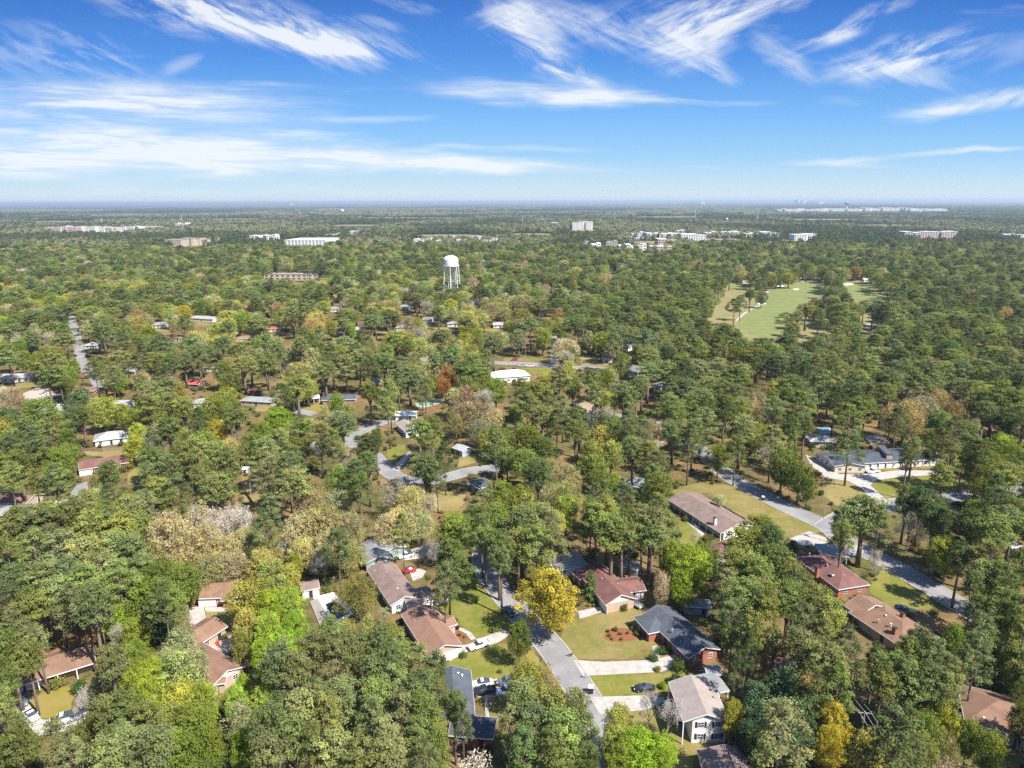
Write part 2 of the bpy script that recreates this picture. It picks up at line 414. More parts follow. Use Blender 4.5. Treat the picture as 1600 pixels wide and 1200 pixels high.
def crown_mesh(name, V, A, m):
    nf = len(V) // 4
    me = bpy.data.meshes.new(name)
    me.vertices.add(len(V)); me.loops.add(nf * 4); me.polygons.add(nf)
    me.vertices.foreach_set('co', V.astype(np.float32).ravel())
    me.loops.foreach_set('vertex_index', np.arange(nf * 4, dtype=np.int32))
    me.polygons.foreach_set('loop_start', np.arange(0, nf * 4, 4, dtype=np.int32))
    at = me.attributes.new('leaf', 'FLOAT_COLOR', 'FACE') if False else me.attributes.new('leaf', 'FLOAT_COLOR', 'POINT')
    c = np.ones((nf, 4), np.float32); c[:, :2] = A; c[:, 2] = 0.5
    at.data.foreach_set('color', np.repeat(c, 4, axis=0).ravel())
    me.materials.append(m)
    me.update(calc_edges=True)
    return me

def mbmesh(mb, name, m):
    me = bpy.data.meshes.new(name); me.from_pydata(mb.v, [], mb.f); me.materials.append(m)
    me.polygons.foreach_set('use_smooth', [True] * len(mb.f)); me.update(); return me

PROTO = {}   # kind -> list of dict(crown, trunk, w, h, cz)
def add_proto(kind, V, A, tr, w, h, cz, bark):
    i = len(PROTO.setdefault(kind, []))
    PROTO[kind].append(dict(crown=crown_mesh(kind + '_crown', V, A, LEAF), trunk=mbmesh(tr, kind + '_trunk', bark), w=w, h=h, cz=cz))

def limbs(tr, cl, base, rs, r0=0.09, every=1, frac=0.8, pull=None):
    for j, c in enumerate(cl):
        if j % every: continue
        z0 = min(max(base, c[2] - rs.uniform(0.6, 2.2)), c[2] + 0.3)
        a = Vector((0, 0, z0)) if pull is None else Vector((pull[0] * z0, pull[1] * z0, z0))
        e = Vector(c[:3]); mid = a.lerp(e, 0.55) + Vector((0, 0, rs.uniform(-.3, .4)))
        tr.tube([a, mid, a.lerp(e, frac)], [r0, r0 * .7, r0 * .3], 4, caps=False)

def make_pine(rs, h=24.0, w=9.5, low=0.45, k=40, n=95, lean=0.0):
    cl = []; ph = rs.uniform(0, 6.28); lx, ly = lean * math.cos(ph), lean * math.sin(ph)
    for i in range(k):
        t = (i + rs.uniform(0, 1)) / k
        z = h * (low + (0.97 - low) * t)
        env = w / 2 * (0.55 + 0.55 * math.sin(math.pi * min(1, 0.25 + t * 0.8))) * (1.0 if t < .85 else max(0.2, (1 - t) / .15) ** .5)
        a = ph + i * 2.4 + rs.uniform(-.6, .6); r = env * rs.uniform(0.3, 0.92)
        s = rs.uniform(0.75, 1.25) * (1.0 if t < .8 else .8)
        cl.append((r * math.cos(a) + lx * z, r * math.sin(a) + ly * z, z, 1.5 * s, 1.5 * s, 0.85 * s))
    V, A = leaf_cloud(cl, n, 0.3, rs, up=.7, aspect=.4, shell=.3)
    tr = MB(); r = 0.3
    tr.tube([(0, 0, -0.3), (lx * h * .3, ly * h * .3, h * .3), (lx * h * .65 + .15, ly * h * .65, h * .65), (lx * h * .95, ly * h * .95, h * .95)], [r, r * .82, r * .55, r * .12], 7)
    limbs(tr, cl, h * low * .9, rs, .08, 1, .92, (lx, ly))
    for i in range(4):   # dead stubs under the crown
        z = h * rs.uniform(.3, low); a = rs.uniform(0, 6.28); L = rs.uniform(.8, 2)
        tr.tube([(lx * z, ly * z, z), (lx * z + L * math.cos(a), ly * z + L * math.sin(a), z + .3)], [.05, .02], 4, caps=False)
    add_proto('pine', V, A, tr, w, h, h * (low + 1) / 2, BARKP)

def make_round(kind, rs, h, w, low, k, n, size, rz=.8, cr=1.4, bark=None, droop=0, dome=False, loose=0.0, shell=.45, forks=5):
    cl = []; ph = rs.uniform(0, 6.28)
    cz = h * (low + 1) / 2; hz = h * (1 - low) / 2
    lob = [(rs.uniform(0, 6.28), rs.uniform(.12, .3)) for _ in range(3)]
    for i in range(k):
        y = 1 - 2 * (i + .5) / k
        a = ph + i * 2.39996
        if dome and y < -.35: y = -.35 - (abs(y) - .35) * .35
        rr = math.sqrt(max(0, 1 - y * y)) ** (.75 if dome else .9)
        env = 1 + sum(am * math.sin((q + 2) * a + p) for q, (p, am) in enumerate(lob)) * .8
        f = rs.uniform(.62 - loose, .92) * env
        s = rs.uniform(.7, 1.3)
        cl.append((w / 2 * .88 * rr * f * math.cos(a), w / 2 * .88 * rr * f * math.sin(a), cz + hz * .86 * y * rs.uniform(.8, 1.05), cr * s, cr * s, cr * rz * s))
    for i in range(k // 4):
        a = rs.uniform(0, 6.28); r = w * .22 * rs.uniform(0, 1)
        cl.append((r * math.cos(a), r * math.sin(a), cz + hz * rs.uniform(-.3, .75), cr, cr, cr * rz))
    V, A = leaf_cloud(cl, n, size, rs, up=.5, aspect=.55, droop=droop, shell=shell)
    tr = MB(); tz = h * low + .6; R = 0.022 * h + .08
    tr.tube([(0, 0, -.3), (.1, 0, tz * .5), (0, .1, tz), (0, 0, min(h * .75, tz + hz))], [R, R * .8, R * .65, R * .2], 7)
    for i in range(forks):
        a = ph + i * 6.28 / forks + rs.uniform(-.4, .4); L = w * .36
        tr.tube([(0, 0, tz * .85), (L * .4 * math.cos(a), L * .4 * math.sin(a), tz + hz * .45), (L * math.cos(a), L * math.sin(a), tz + hz * rs.uniform(.7, 1.1))], [R * .5, R * .33, R * .1], 5, caps=False)
    limbs(tr, cl, tz, rs, .06, 3, .9)
    add_proto(kind, V, A, tr, w, h, cz, bark or BARKG)

def make_bare(rs, h=13, w=10, dense=1.0):
    tr = MB(); tips = []
    def grow(p, d, L, r, lv):
        e = p + d * L
        tr.tube([p, p.lerp(e, .5) + Vector(rs.normal(size=3)) * L * .05, e], [r, r * .8, r * .6], 4 if lv > 1 else 6, caps=False)
        if lv >= 4: tips.append((e, d)); return
        for i in range(3 if lv else 5):
            nd = (d + Vector(rs.normal(size=3)) * (.62 if lv else .5)).normalized()
            if nd.z < -.1: nd.z = .1
            grow(p.lerp(e, rs.uniform(.6, 1)), nd, L * rs.uniform(.62, .8), r * .55, lv + 1)
    grow(Vector((0, 0, -.3)), Vector((0, 0, 1)), h * .24, .2, 0)
    mx = max(max(abs(t[0].x), abs(t[0].y)) for t in tips); mz = max(t[0].z for t in tips)
    sx, sz = w / 2 / mx * 1.02, h / mz
    tr.v = [(x * sx, y * sx, z * sz if z > 0 else z) for x, y, z in tr.v]
    m = len(tips); nt = int(16 * dense)
    c = np.array([[t[0].x * sx, t[0].y * sx, t[0].z * sz] for t in tips]); d = np.array([[t[1].x, t[1].y, t[1].z] for t in tips])
    c = np.repeat(c, nt, 0) + rs.normal(size=(m * nt, 3)) * .55; d = np.repeat(d, nt, 0) + rs.normal(size=(m * nt, 3)) * .6
    d /= np.linalg.norm(d, axis=1, keepdims=True); s = np.cross(d, rs.normal(size=d.shape)); s /= np.linalg.norm(s, axis=1, keepdims=True)
    L = rs.uniform(.3, .75, size=(m * nt, 1)); wd = .06
    V = np.stack([c - d * L * .5, c + s * wd, c + d * L * .5, c - s * wd], 1).reshape(-1, 3)
    A = np.stack([rs.uniform(.3, .9, m * nt), rs.uniform(0, .4, m * nt)], 1)
    add_proto('bare', V, A, tr, w, h, h * .62, BARKG)

def make_cone(rs, h=9, w=4.5, kind='cone', n=90, low=.06):
    cl = []
    k = 34
    for i in range(k):
        t = (i + .5) / k; z = h * (low + (1 - low) * t * .97); r = w / 2 * (1 - t) ** .8 * rs.uniform(.5, .95); a = i * 2.4
        s = (1 - t * .55)
        cl.append((r * math.cos(a), r * math.sin(a), z, .8 * s, .8 * s, .75 * s))
    V, A = leaf_cloud(cl, n, .2, rs, up=.2, aspect=.5)
    tr = MB(); tr.tube([(0, 0, -.2), (0, 0, h * .5), (0, 0, h * .93)], [.16, .1, .03], 6)
    add_proto(kind, V, A, tr, w, h, h * .45, BARKG)

def make_palm(rs, h=6.5, w=4.2):
    V = []; 
    for i in range(26):
        a = i * 2.4; el = rs.uniform(-.5, 1.1)
        p = np.array([0, 0, h - .7]); d = np.array([math.cos(a) * math.cos(el), math.sin(a) * math.cos(el), math.sin(el)])
        q = []
        for s in range(6):
            q.append(p.copy()); p = p + d * (w / 2 / 5); d[2] -= .2
        side = np.array([-math.sin(a), math.cos(a), 0.])
        for s in range(1, 6):       # leaflets on both sides of the rib
            for sg in (-1, 1):
                for u in (0, .33, .66):
                    b = q[s - 1] * (1 - u) + q[s] * u; e = b + side * sg * .55 + (q[s] - q[s - 1]) * .5 + np.array([0, 0, -.25])
                    wv = (q[s] - q[s - 1]) * .16
                    V += [b - wv, e, b + wv, b]
    V = np.array(V); nf = len(V) // 4
    A = np.stack([rs.uniform(.3, .8, nf), rs.uniform(0, .6, nf)], 1)
    tr = MB(); tr.tube([(0, 0, -.2), (.1, 0, h * .5), (0, 0, h - .5)], [.24, .19, .22], 8)
    add_proto('palm', V, A, tr, w, h, h - 1.0, BARKG)

R_ = np.random.RandomState
for i in range(5): make_round('pine', R_(170 + i), 22 + i % 3, 10 + .6 * (i % 3), .48 + .03 * (i % 3), 40, 95, .28, .62, 1.5, bark=BARKP, dome=True, shell=.3, loose=.12)
for i in range(4): make_pine(R_(10 + i), 23 + i % 3, 9.5 + (i % 2), .47 + .05 * (i % 3), 36 + 3 * (i % 3), 105, .0 if i % 2 else .03)
make_pine(R_(31), 24, 9.5, .58, 26, 110, .02)           # high thin crowns
make_pine(R_(32), 25, 10.5, .5, 26, 110, .04)
for i in range(3): make_round('oak', R_(40 + i), 15, 17, .2, 80, 75, .26, .75, 1.6, droop=.7, dome=True)
for i in range(4): make_round('broad', R_(50 + i), 16, 11, .22, 58, 85, .26, .9, 1.4)
for i in range(3): make_round('lush', R_(150 + i), 16, 11.5, .16, 95, 85, .21, .8, 1.15)
for i in range(2): make_round('magnolia', R_(60 + i), 15, 10, .08, 66, 80, .27, .9, 1.3)
for i in range(2): make_round('airy', R_(70 + i), 16, 11, .25, 44, 55, .24, .9, 1.5, loose=.25, shell=.1)
for i in range(2): make_round('cypress', R_(80 + i), 18, 12, .12, 56, 85, .23, 1.1, 1.4, droop=1.1)
for i in range(3): make_bare(R_(90 + i))
for i in range(2): make_cone(R_(100 + i))
make_palm(R_(110))
def make_shrub(rs):
    cl = [(rs.uniform(-.5, .5), rs.uniform(-.5, .5), rs.uniform(.5, .9), .62, .62, .5) for _ in range(9)] + [(0, 0, .6, .8, .8, .55)]
    V, A = leaf_cloud(cl, 75, .11, rs, up=.3, aspect=.6)
    tr = MB()
    for a in range(4): tr.tube([(0, 0, -.1), (.3 * math.cos(a * 1.6), .3 * math.sin(a * 1.6), .7)], [.04, .02], 4, caps=False)
    add_proto('shrub', V, A, tr, 2.3, 1.5, .7, BARKG)
for i in range(3): make_shrub(R_(120 + i))

# code -> (proto kind, plain name, category, colour words, colour, default height factor)
SPEC = {
 'p': ('pine', 'pine_tree', 'pine tree', 'olive green pine', (0.1, 0.12, 0.042)),
 'd': ('pine', 'pine_tree', 'pine tree', 'dark green pine', (0.062, 0.084, 0.028)),
 'G': ('broad', 'broadleaf_tree', 'tree', 'mid green leafy tree', (0.09, 0.112, 0.024)),
 'g': ('lush', 'broadleaf_tree', 'tree', 'bright green leafy tree', (0.12, 0.165, 0.022)),
 'y': ('lush', 'broadleaf_tree', 'tree', 'yellow green leafy tree', (0.175, 0.185, 0.035)),
 'Y': ('lush', 'broadleaf_tree', 'tree', 'golden yellow tree', (0.2, 0.168, 0.02)),
 'v': ('broad', 'broadleaf_tree', 'tree', 'olive gold tree', (0.165, 0.165, 0.042)),
 'o': ('oak', 'live_oak', 'oak tree', 'tan olive spreading oak', (0.182, 0.174, 0.082)),
 'k': ('oak', 'live_oak', 'oak tree', 'dark olive rounded oak', (0.125, 0.115, 0.032)),
 't': ('cypress', 'mossy_tree', 'tree', 'tan brown mossy tree', (0.205, 0.165, 0.095)),
 'r': ('broad', 'broadleaf_tree', 'tree', 'rusty orange tree', (0.16, 0.09, 0.03)),
 'w': ('airy', 'airy_tree', 'tree', 'pale green airy tree', (0.17, 0.19, 0.085)),
 'b': ('bare', 'bare_tree', 'tree', 'bare grey branched tree', (0.25, 0.225, 0.185)),
 'm': ('magnolia', 'magnolia_tree', 'tree', 'deep green dense evergreen', (0.055, 0.082, 0.034)),
 'c': ('cone', 'conical_tree', 'tree', 'small green conical tree', (0.08, 0.13, 0.035)),
 'P': ('palm', 'palm_tree', 'palm tree', 'grey green palm', (0.12, 0.14, 0.06)),
 's': ('shrub', 'shrub', 'shrub', 'rounded green shrub', (0.09, 0.11, 0.03)),
}
TILE = {'A1': (0, 800, 3), 'A2': (400, 800, 3), 'A3': (800, 800, 3), 'A4': (1200, 800, 3),
        'B1': (0, 550, 4), 'B2': (400, 550, 4), 'B3': (800, 550, 4), 'B4': (1200, 550, 4),
        'C1': (0, 300, 4), 'C2': (400, 300, 4), 'C3': (800, 300, 4), 'C4': (1200, 300, 4)}
TREES = {
'A1': '''60,70,200,p 230,60,210,p 330,20,180,p 150,170,190,p 40,220,170,p 420,90,190,p 300,160,180,p 420,200,190,p 500,60,180,p 560,180,190,p 70,330,180,d 180,330,190,p
290,290,180,p 380,330,190,p 480,270,170,p 560,310,180,p 40,430,170,d 150,450,170,p 270,400,170,p 330,430,180,p 60,560,170,p 180,600,120,p 460,400,160,p
640,100,190,G 620,200,170,p 650,300,180,G 690,420,200,G 600,410,150,G 720,200,180,o 800,120,220,t 760,320,200,G 860,330,180,G 900,60,180,b 950,160,220,t 1010,60,200,b 1100,60,200,b
1160,140,180,o 1060,180,200,o 980,270,180,o 880,230,180,o 1090,250,150,o 800,440,160,G 740,500,160,m 550,520,120,g 560,600,100,b 630,570,120,G 850,500,90,o
1165,410,190,v 1160,540,150,v 1130,620,110,v 850,640,190,w 850,750,240,w 930,720,150,w 780,720,150,w 650,700,160,g 720,780,180,g 640,830,180,g 700,880,180,g 850,900,190,y
960,900,170,g 1100,900,130,g 1150,840,110,g 520,720,150,p 480,830,150,o 400,900,90,b 130,690,130,p 50,650,180,p 40,790,150,d 20,880,130,p 60,990,120,o
600,950,200,d 520,960,170,p 680,1000,200,p 790,1000,200,G 900,1010,200,G 1120,980,160,w 1140,1120,170,g 600,1090,200,p 720,1110,200,p 850,1130,200,G 970,1110,190,G
80,1090,190,p 250,1080,180,p 420,1060,180,G 330,1170,200,p 500,1170,200,p''',
'A2': '''300,60,230,o 200,80,200,o 420,90,220,o 330,170,210,o 230,190,180,o 430,200,170,o 60,200,160,o 190,250,70,g 320,240,110,b 80,320,190,v 30,260,150,v 160,310,110,v
60,460,190,g 160,440,150,g 190,560,150,g 60,570,180,g 130,640,150,g 30,690,150,g 480,380,235,k 650,70,200,o 760,60,170,o 600,470,62,P 430,570,90,v 530,540,70,v
330,600,180,p 260,660,170,p 420,650,170,p 380,700,160,p 500,650,130,p 90,720,190,p 190,740,160,p 590,620,170,p 680,650,140,p 640,720,200,d 760,710,170,p
840,750,130,d 560,760,170,p 650,820,200,p 760,830,190,p 850,860,120,p 930,920,110,p 970,980,90,p 560,880,190,p 440,770,120,o 400,880,180,p 300,880,160,p 220,940,180,p 330,960,190,p
120,930,170,p 60,1010,200,p 180,1050,190,p 280,1080,190,d 440,1000,190,G 560,980,200,p 680,950,200,p 780,960,190,p 860,990,120,p 620,1070,200,p 740,1070,200,p 850,1100,140,p
380,1140,190,p 500,1150,200,p 640,1160,190,p 60,1140,190,p 790,1170,180,p 40,890,130,g 930,100,180,G 900,220,190,p 880,320,150,p 1060,60,170,p 1140,170,150,d 1150,260,110,p 1075,130,120,p
850,180,90,b 1180,1000,130,p''',
'A3': '''60,60,200,p 170,60,180,p 120,140,180,p 200,150,150,p 30,150,140,p 175,400,300,Y 35,590,135,G 60,800,170,v 130,790,160,o 180,840,120,o 60,900,200,p 180,930,190,p 290,930,150,p
230,1030,220,p 100,1020,200,p 340,1030,130,p 60,1130,200,d 200,1130,200,p 330,1150,180,G 500,1010,160,y 470,1090,150,y 600,1130,220,g 690,1150,190,g 520,1180,170,g 645,920,110,b 730,960,140,b
370,350,80,c 400,40,170,p 470,90,190,p 560,60,200,d 520,105,150,p 650,60,180,p 720,80,150,p 660,120,140,p 830,260,230,g 740,215,140,g 890,220,150,g 800,350,140,g 705,355,100,t
1100,170,200,G 1170,100,180,G 1050,260,190,p 1150,300,200,p 1000,340,130,p 1080,400,200,p 1170,440,170,p 1040,500,150,p 1120,560,160,p 1010,590,70,p 1090,690,110,d 1050,740,70,d
1030,970,120,y 1150,900,150,m 1170,1010,170,m 1110,1060,110,m 1160,1110,140,m 915,122,55,s 850,110,80,b''',
'A4': '''30,130,140,p 20,240,180,p 100,300,150,v 170,370,120,v 100,420,170,p 220,430,170,p 290,500,180,p 180,530,190,p 270,600,180,p 370,620,160,p 170,650,180,p 290,720,200,p 400,730,180,p
330,800,180,p 210,800,170,p 30,620,100,p 80,850,220,m 150,960,200,m 40,1000,200,m 90,1080,200,m 180,1060,120,m 300,1000,190,Y 285,1100,150,Y 470,1130,160,v 540,810,160,p 500,700,120,d
600,760,160,p 640,680,160,p 700,640,170,p 770,690,180,p 660,800,190,p 760,800,190,p 840,760,150,p 830,830,150,p 690,900,180,o 770,940,170,v 640,960,160,o 720,1040,180,G 620,1050,150,G
840,1020,150,y 820,1120,170,o 720,1140,180,G 940,1060,130,G 1030,1120,160,G 600,1150,150,G 350,110,110,p 660,75,140,b 510,240,80,b 345,205,70,b 840,205,170,y
950,60,160,d 1020,60,170,p 1100,40,150,p 780,30,130,d 1150,60,130,p 1040,220,190,p 1000,310,180,p 960,380,110,p 1100,340,190,p 1170,260,170,p 1080,450,190,p 1160,480,190,p 970,480,130,p
1010,560,160,p 1100,600,180,G 870,600,120,G 980,660,170,p 1060,660,130,G 1150,710,160,G 1185,850,100,G 1190,980,120,G 920,720,100,p 1190,600,160,p 900,220,120,d''',
'B1': '''60,40,150,p 150,50,120,G 330,60,180,p 370,150,150,p 300,160,140,p 450,90,80,g 640,80,170,p 700,150,150,p 760,50,170,p 860,60,170,p 960,60,170,p 1060,60,150,p 1150,50,130,p 1250,50,130,p
1400,120,160,G 1440,190,140,G 1520,80,150,p 30,280,130,b 100,310,150,t 500,320,170,m 460,400,140,m 250,380,230,G 330,430,200,p 650,370,200,y 770,400,140,y 850,420,140,g 900,210,150,t
950,260,180,p 1030,210,160,p 1050,320,210,p 930,350,200,p 1150,350,150,p 1120,250,110,v 1330,360,200,G 1400,320,170,G 1440,400,130,G 1270,410,130,G 50,440,170,m 60,600,200,g
180,480,200,p 200,580,220,d 330,550,190,o 420,560,150,G 120,700,210,p 250,690,190,G 370,680,170,G 430,640,130,G 60,780,170,p 330,790,190,p 220,820,150,p 1000,540,180,b 860,520,130,y
850,600,140,y 1000,450,170,G 1150,540,180,o 1350,500,150,Y 1270,590,210,G 1150,640,180,G 1340,650,200,p 1430,600,150,o 1200,700,140,o 1420,700,150,G 950,680,170,b 1050,740,220,p
930,770,150,p 680,770,190,p 1230,830,210,p 1130,870,210,p 1000,870,180,p 1350,850,200,p 1440,870,120,p 1090,960,190,p 200,1050,190,p 60,1110,190,p 300,1030,190,p 200,1100,220,p
380,1070,150,o 560,960,200,p 680,920,190,p 640,1040,220,p 800,1000,210,p 760,1100,210,p 560,1120,180,p 900,970,190,p 900,1100,180,b 1000,1120,210,o 1100,1090,190,t 1230,1050,190,b
1330,1080,190,b 1430,1090,190,b 1500,1030,160,b 1550,1110,170,b 880,200,100,p''',
'B2': '''60,60,170,p 270,130,210,o 230,240,170,v 330,230,130,v 430,120,160,p 480,70,170,p 560,80,170,p 640,70,170,p 720,90,170,p 800,60,170,p 900,80,170,p 890,180,140,p 960,140,160,p
1050,130,170,w 1040,240,150,w 1210,160,125,r 1170,220,110,r 1290,120,180,p 1400,140,190,p 1320,220,160,G 1420,220,160,G 1500,240,170,G 1370,260,120,G 140,430,200,g 420,400,130,w
510,330,130,g 570,400,150,G 710,250,130,p 820,300,150,G 830,390,130,p 60,620,200,p 40,520,150,G 150,560,180,p 260,620,170,G 400,530,180,p 480,570,140,p 200,720,230,p 100,750,180,p
250,820,210,p 560,660,150,b 640,770,200,d 700,700,170,d 700,600,170,d 750,560,110,d 650,860,190,d 1020,500,190,p 1100,470,190,p 1080,610,230,p 1180,640,160,d 1070,730,190,p
1130,750,150,d 1350,390,280,o 1480,420,190,o 1250,450,160,o 1400,490,210,o 1540,560,170,G 1570,660,160,G 350,950,290,o 500,960,270,o 420,1060,310,o 590,1080,210,o
880,880,220,b 970,930,260,o 1000,1050,230,o 880,1060,220,o 1060,960,150,b 1430,960,200,p 1520,900,190,G 1500,1040,210,G 1370,1040,150,G 1240,1120,200,G 80,980,190,p 50,1100,180,p''',
'B3': '''130,250,190,p 60,230,150,p 100,320,190,p 220,300,180,p 350,110,110,v 360,200,100,v 320,340,190,p 410,420,170,p 400,500,160,p 280,430,170,p 500,170,150,p 530,270,160,p 640,270,170,w
720,300,170,w 780,260,150,p 850,430,100,g 850,130,170,p 950,110,190,p 1060,90,190,p 1160,110,190,p 1280,100,190,p 1400,120,190,p 1000,220,190,p 1110,230,190,p 1230,220,190,p
1350,230,190,p 970,330,170,p 1100,330,190,p 1230,330,190,p 1180,430,230,p 730,480,170,b 850,500,150,t 560,560,210,v 620,640,170,v 500,640,160,v 760,610,180,p 860,640,170,p
920,700,190,p 880,790,160,p 100,560,240,G 200,620,190,G 80,700,200,G 230,740,210,o 330,790,260,o 330,900,230,o 200,860,160,o 560,900,220,p 680,900,180,p 600,1010,230,p 490,1060,180,p
860,890,150,g 900,980,180,p 820,1060,200,p 940,1070,150,p 100,1000,230,p 190,1050,190,p 640,830,110,g 1290,660,150,g 1430,480,200,p 1400,590,150,p 1500,400,170,t 1530,330,160,t
1560,620,140,b 1530,520,160,G 1305,915,82,P 490,980,120,G 60,1100,190,p''',
'B4': '''60,60,190,p 30,240,110,y 210,250,150,w 100,400,240,p 190,400,170,p 230,460,120,p 510,570,210,p 90,720,230,G 200,780,200,G 130,640,150,G 250,850,110,G 600,1010,300,p 480,1050,190,p
700,1060,190,p 900,1060,180,b 870,690,110,p 910,600,150,p 1010,560,160,G 860,410,240,t 960,370,200,t 770,410,140,t 1060,330,180,t 1150,410,180,t 1110,480,140,t 1120,620,180,p 1230,600,200,p
1330,640,210,p 1450,600,200,g 1520,680,200,g 1400,720,180,G 1290,740,160,G 1100,780,150,p 870,920,160,d 960,940,170,d 1050,990,170,d 1100,1070,180,d 1350,900,190,G 1300,1030,200,G
1460,950,200,p 1540,1010,190,d 460,150,110,Y 350,150,160,p 330,60,170,p 250,60,160,p 560,170,190,p 660,150,190,p 770,170,200,p 880,150,200,p 720,260,180,p 620,270,170,p 520,270,150,d
1000,90,200,p 1100,120,200,p 1220,120,190,p 1340,110,200,p 1450,160,190,p 1560,140,190,p 960,210,180,p 1180,230,190,p 1300,250,190,p 1420,300,200,p 1540,300,190,p 1350,380,190,p
1480,430,180,d 1570,470,160,d 1270,440,150,b 1330,340,140,G''',
'C1': '''90,640,110,g 330,690,170,y 110,820,180,g 1140,760,130,Y 1430,790,160,v 1370,890,140,g 940,910,130,g 170,960,120,g 830,740,90,y''',
'C2': '''400,680,110,y 140,750,130,t 360,850,160,t 580,780,130,v 570,720,110,t 820,770,140,v 950,830,110,t 1140,670,130,v 1060,590,80,g 1310,700,110,w 230,650,140,G 740,690,100,w 880,700,80,w
590,860,100,g 470,850,100,y 1210,1150,130,r 270,1130,210,o''',
'C3': '''880,570,80,w 480,650,90,v 600,560,110,t 400,650,80,w 560,700,90,w 800,830,130,g 300,840,110,v 300,780,120,t 60,780,140,v 1190,740,150,m 1420,500,130,t 1390,720,110,p 1430,690,90,p
1490,640,80,p 1540,600,50,p 1560,660,80,G 1140,660,170,d 160,830,150,d''',
'C4': '''130,540,110,v 550,500,110,r 240,740,140,p 120,800,160,p 400,620,120,p 450,740,150,p 600,720,90,p 660,740,90,p 560,760,90,p 320,780,120,p''',
}
# ------------------------------------------------------------------ ground, streets, lawns
MD = {}
MASKS = []       # image polygons that must stay in view (photograph pixels)
FOOT = []        # world polygons no trunk may stand in
def sheet(name, px, z, m, mask=True, foot=True, label=None):
    pts = [G(x, y, z) for x, y in px]
    if name in ('lawn', 'rough_grass', 'straw_bed', 'fairway'):      # grass never ends in a ruled line
        rr = random.Random(int(px[0][0] * 31 + px[0][1])); out = []
        for a, b in zip(pts, pts[1:] + pts[:1]):
            L = (b - a).length; k = max(1, min(60, int(L / (1.3 if a.y < 400 else 4)))); nn = Vector((a.y - b.y, b.x - a.x, 0)) / max(L, .01)
            am = .3 if a.y < 400 else 2.0
            for j in range(k): out.append(a.lerp(b, j / k) + nn * (rr.uniform(-am, am) if j else 0))
        pts = out
    me = bpy.data.meshes.new(name); bm = bmesh.new()
    vs = [bm.verts.new(p) for p in pts]; f = bm.faces.new(vs)
    if f.normal.z < 0: f.normal_flip()
    bmesh.ops.triangulate(bm, faces=bm.faces[:]); bm.to_mesh(me); bm.free()
    for p in me.polygons:
        if p.normal.z < 0: p.flip()
    me.materials.append(m)
    o = bpy.data.objects.new(name, me); COL.objects.link(o); o['kind'] = 'structure'
    if label: o['label'] = label
    if mask: MASKS.append(px)
    if foot: FOOT.append([(p.x, p.y) for p in pts])
    return o
def ribbon(name, px, width, z, m, kerb=True, mask=False):
    c = [G(x, y, 0) for x, y in px]
    # smooth the centre line
    pts = []
    for i in range(len(c) - 1):
        p0, p1, p2, p3 = c[max(i - 1, 0)], c[i], c[i + 1], c[min(i + 2, len(c) - 1)]
        for k in range(6):
            t = k / 6
            pts.append(.5 * ((2 * p1) + (p2 - p0) * t + (2 * p0 - 5 * p1 + 4 * p2 - p3) * t * t + (3 * p1 - p0 - 3 * p2 + p3) * t ** 3))
    pts.append(c[-1])
    L, R = [], []
    for i, p in enumerate(pts):
        d = (pts[min(i + 1, len(pts) - 1)] - pts[max(i - 1, 0)]).normalized(); n = Vector((-d.y, d.x, 0))
        L.append(p + n * width / 2); R.append(p - n * width / 2)
    mb = MB()
    for i in range(len(pts) - 1):
        mb.poly([R[i] + Vector((0, 0, z)), R[i + 1] + Vector((0, 0, z)), L[i + 1] + Vector((0, 0, z)), L[i] + Vector((0, 0, z))])
    o = mb.build(name, m); o['kind'] = 'structure'
    for i in range(len(pts) - 1):
        q = [R[i], R[i + 1], L[i + 1], L[i]]; FOOT.append([(p.x, p.y) for p in q])
        if mask: MASKS.append([proj(p.x, p.y, 0)[:2] for p in q])
    if kerb:
        kb = MB()
        for S, sg in ((L, 1), (R, -1)):
            for i in range(len(pts) - 1):
                d = (S[i + 1] - S[i]).normalized(); n = Vector((-d.y, d.x, 0)) * sg
                kb.hexa([S[i], S[i + 1], S[i + 1] + n * .3, S[i] + n * .3, S[i] + Vector((0, 0, .13)), S[i + 1] + Vector((0, 0, .13)), S[i + 1] + n * .3 + Vector((0, 0, .13)), S[i] + n * .3 + Vector((0, 0, .13))])
        k = kb.build('kerb', CONC); k['kind'] = 'structure'
    return pts

g = MB(); S_ = 70000
g.poly([(-S_, -2000, 0), (S_, -2000, 0), (S_, S_, 0), (-S_, S_, 0)])
gr = g.build('ground', GROUND); gr['kind'] = 'structure'

ribbon('street', [(803, 948), (826, 975), (856, 1005), (890, 1052), (922, 1105), (950, 1175), (965, 1240)], 6.9, .05, ASPH, mask=False)
ribbon('street', [(803, 948), (780, 920), (762, 893), (756, 872), (765, 845), (800, 832)], 6.9, .054, ASPH)
ribbon('street', [(950, 648), (1030, 664), (1066, 684), (1098, 706), (1134, 741), (1180, 768), (1235, 796), (1290, 822), (1325, 848), (1387, 880), (1450, 916), (1520, 958), (1640, 1030)], 7.6, .05, ASPH)
MASKS += [[(1140, 745), (1200, 768), (1296, 812), (1300, 842), (1180, 785), (1132, 752)], [(1375, 868), (1470, 920), (1465, 942), (1368, 890)]]
ribbon('street', [(1292, 826), (1330, 803), (1390, 789), (1460, 780), (1560, 768), (1680, 750)], 8.0, .058, ASPH)
ribbon('street', [(545, 690), (575, 705), (598, 728), (622, 746), (660, 753), (705, 744), (735, 736), (772, 731), (820, 720)], 7.0, .05, ASPH)
ribbon('street', [(545, 690), (556, 678), (590, 662), (620, 655)], 6.0, .054, ASPH)
ribbon('street', [(640, 560), (780, 567), (830, 569), (880, 573), (960, 577)], 8.5, .05, ASPH, mask=False)
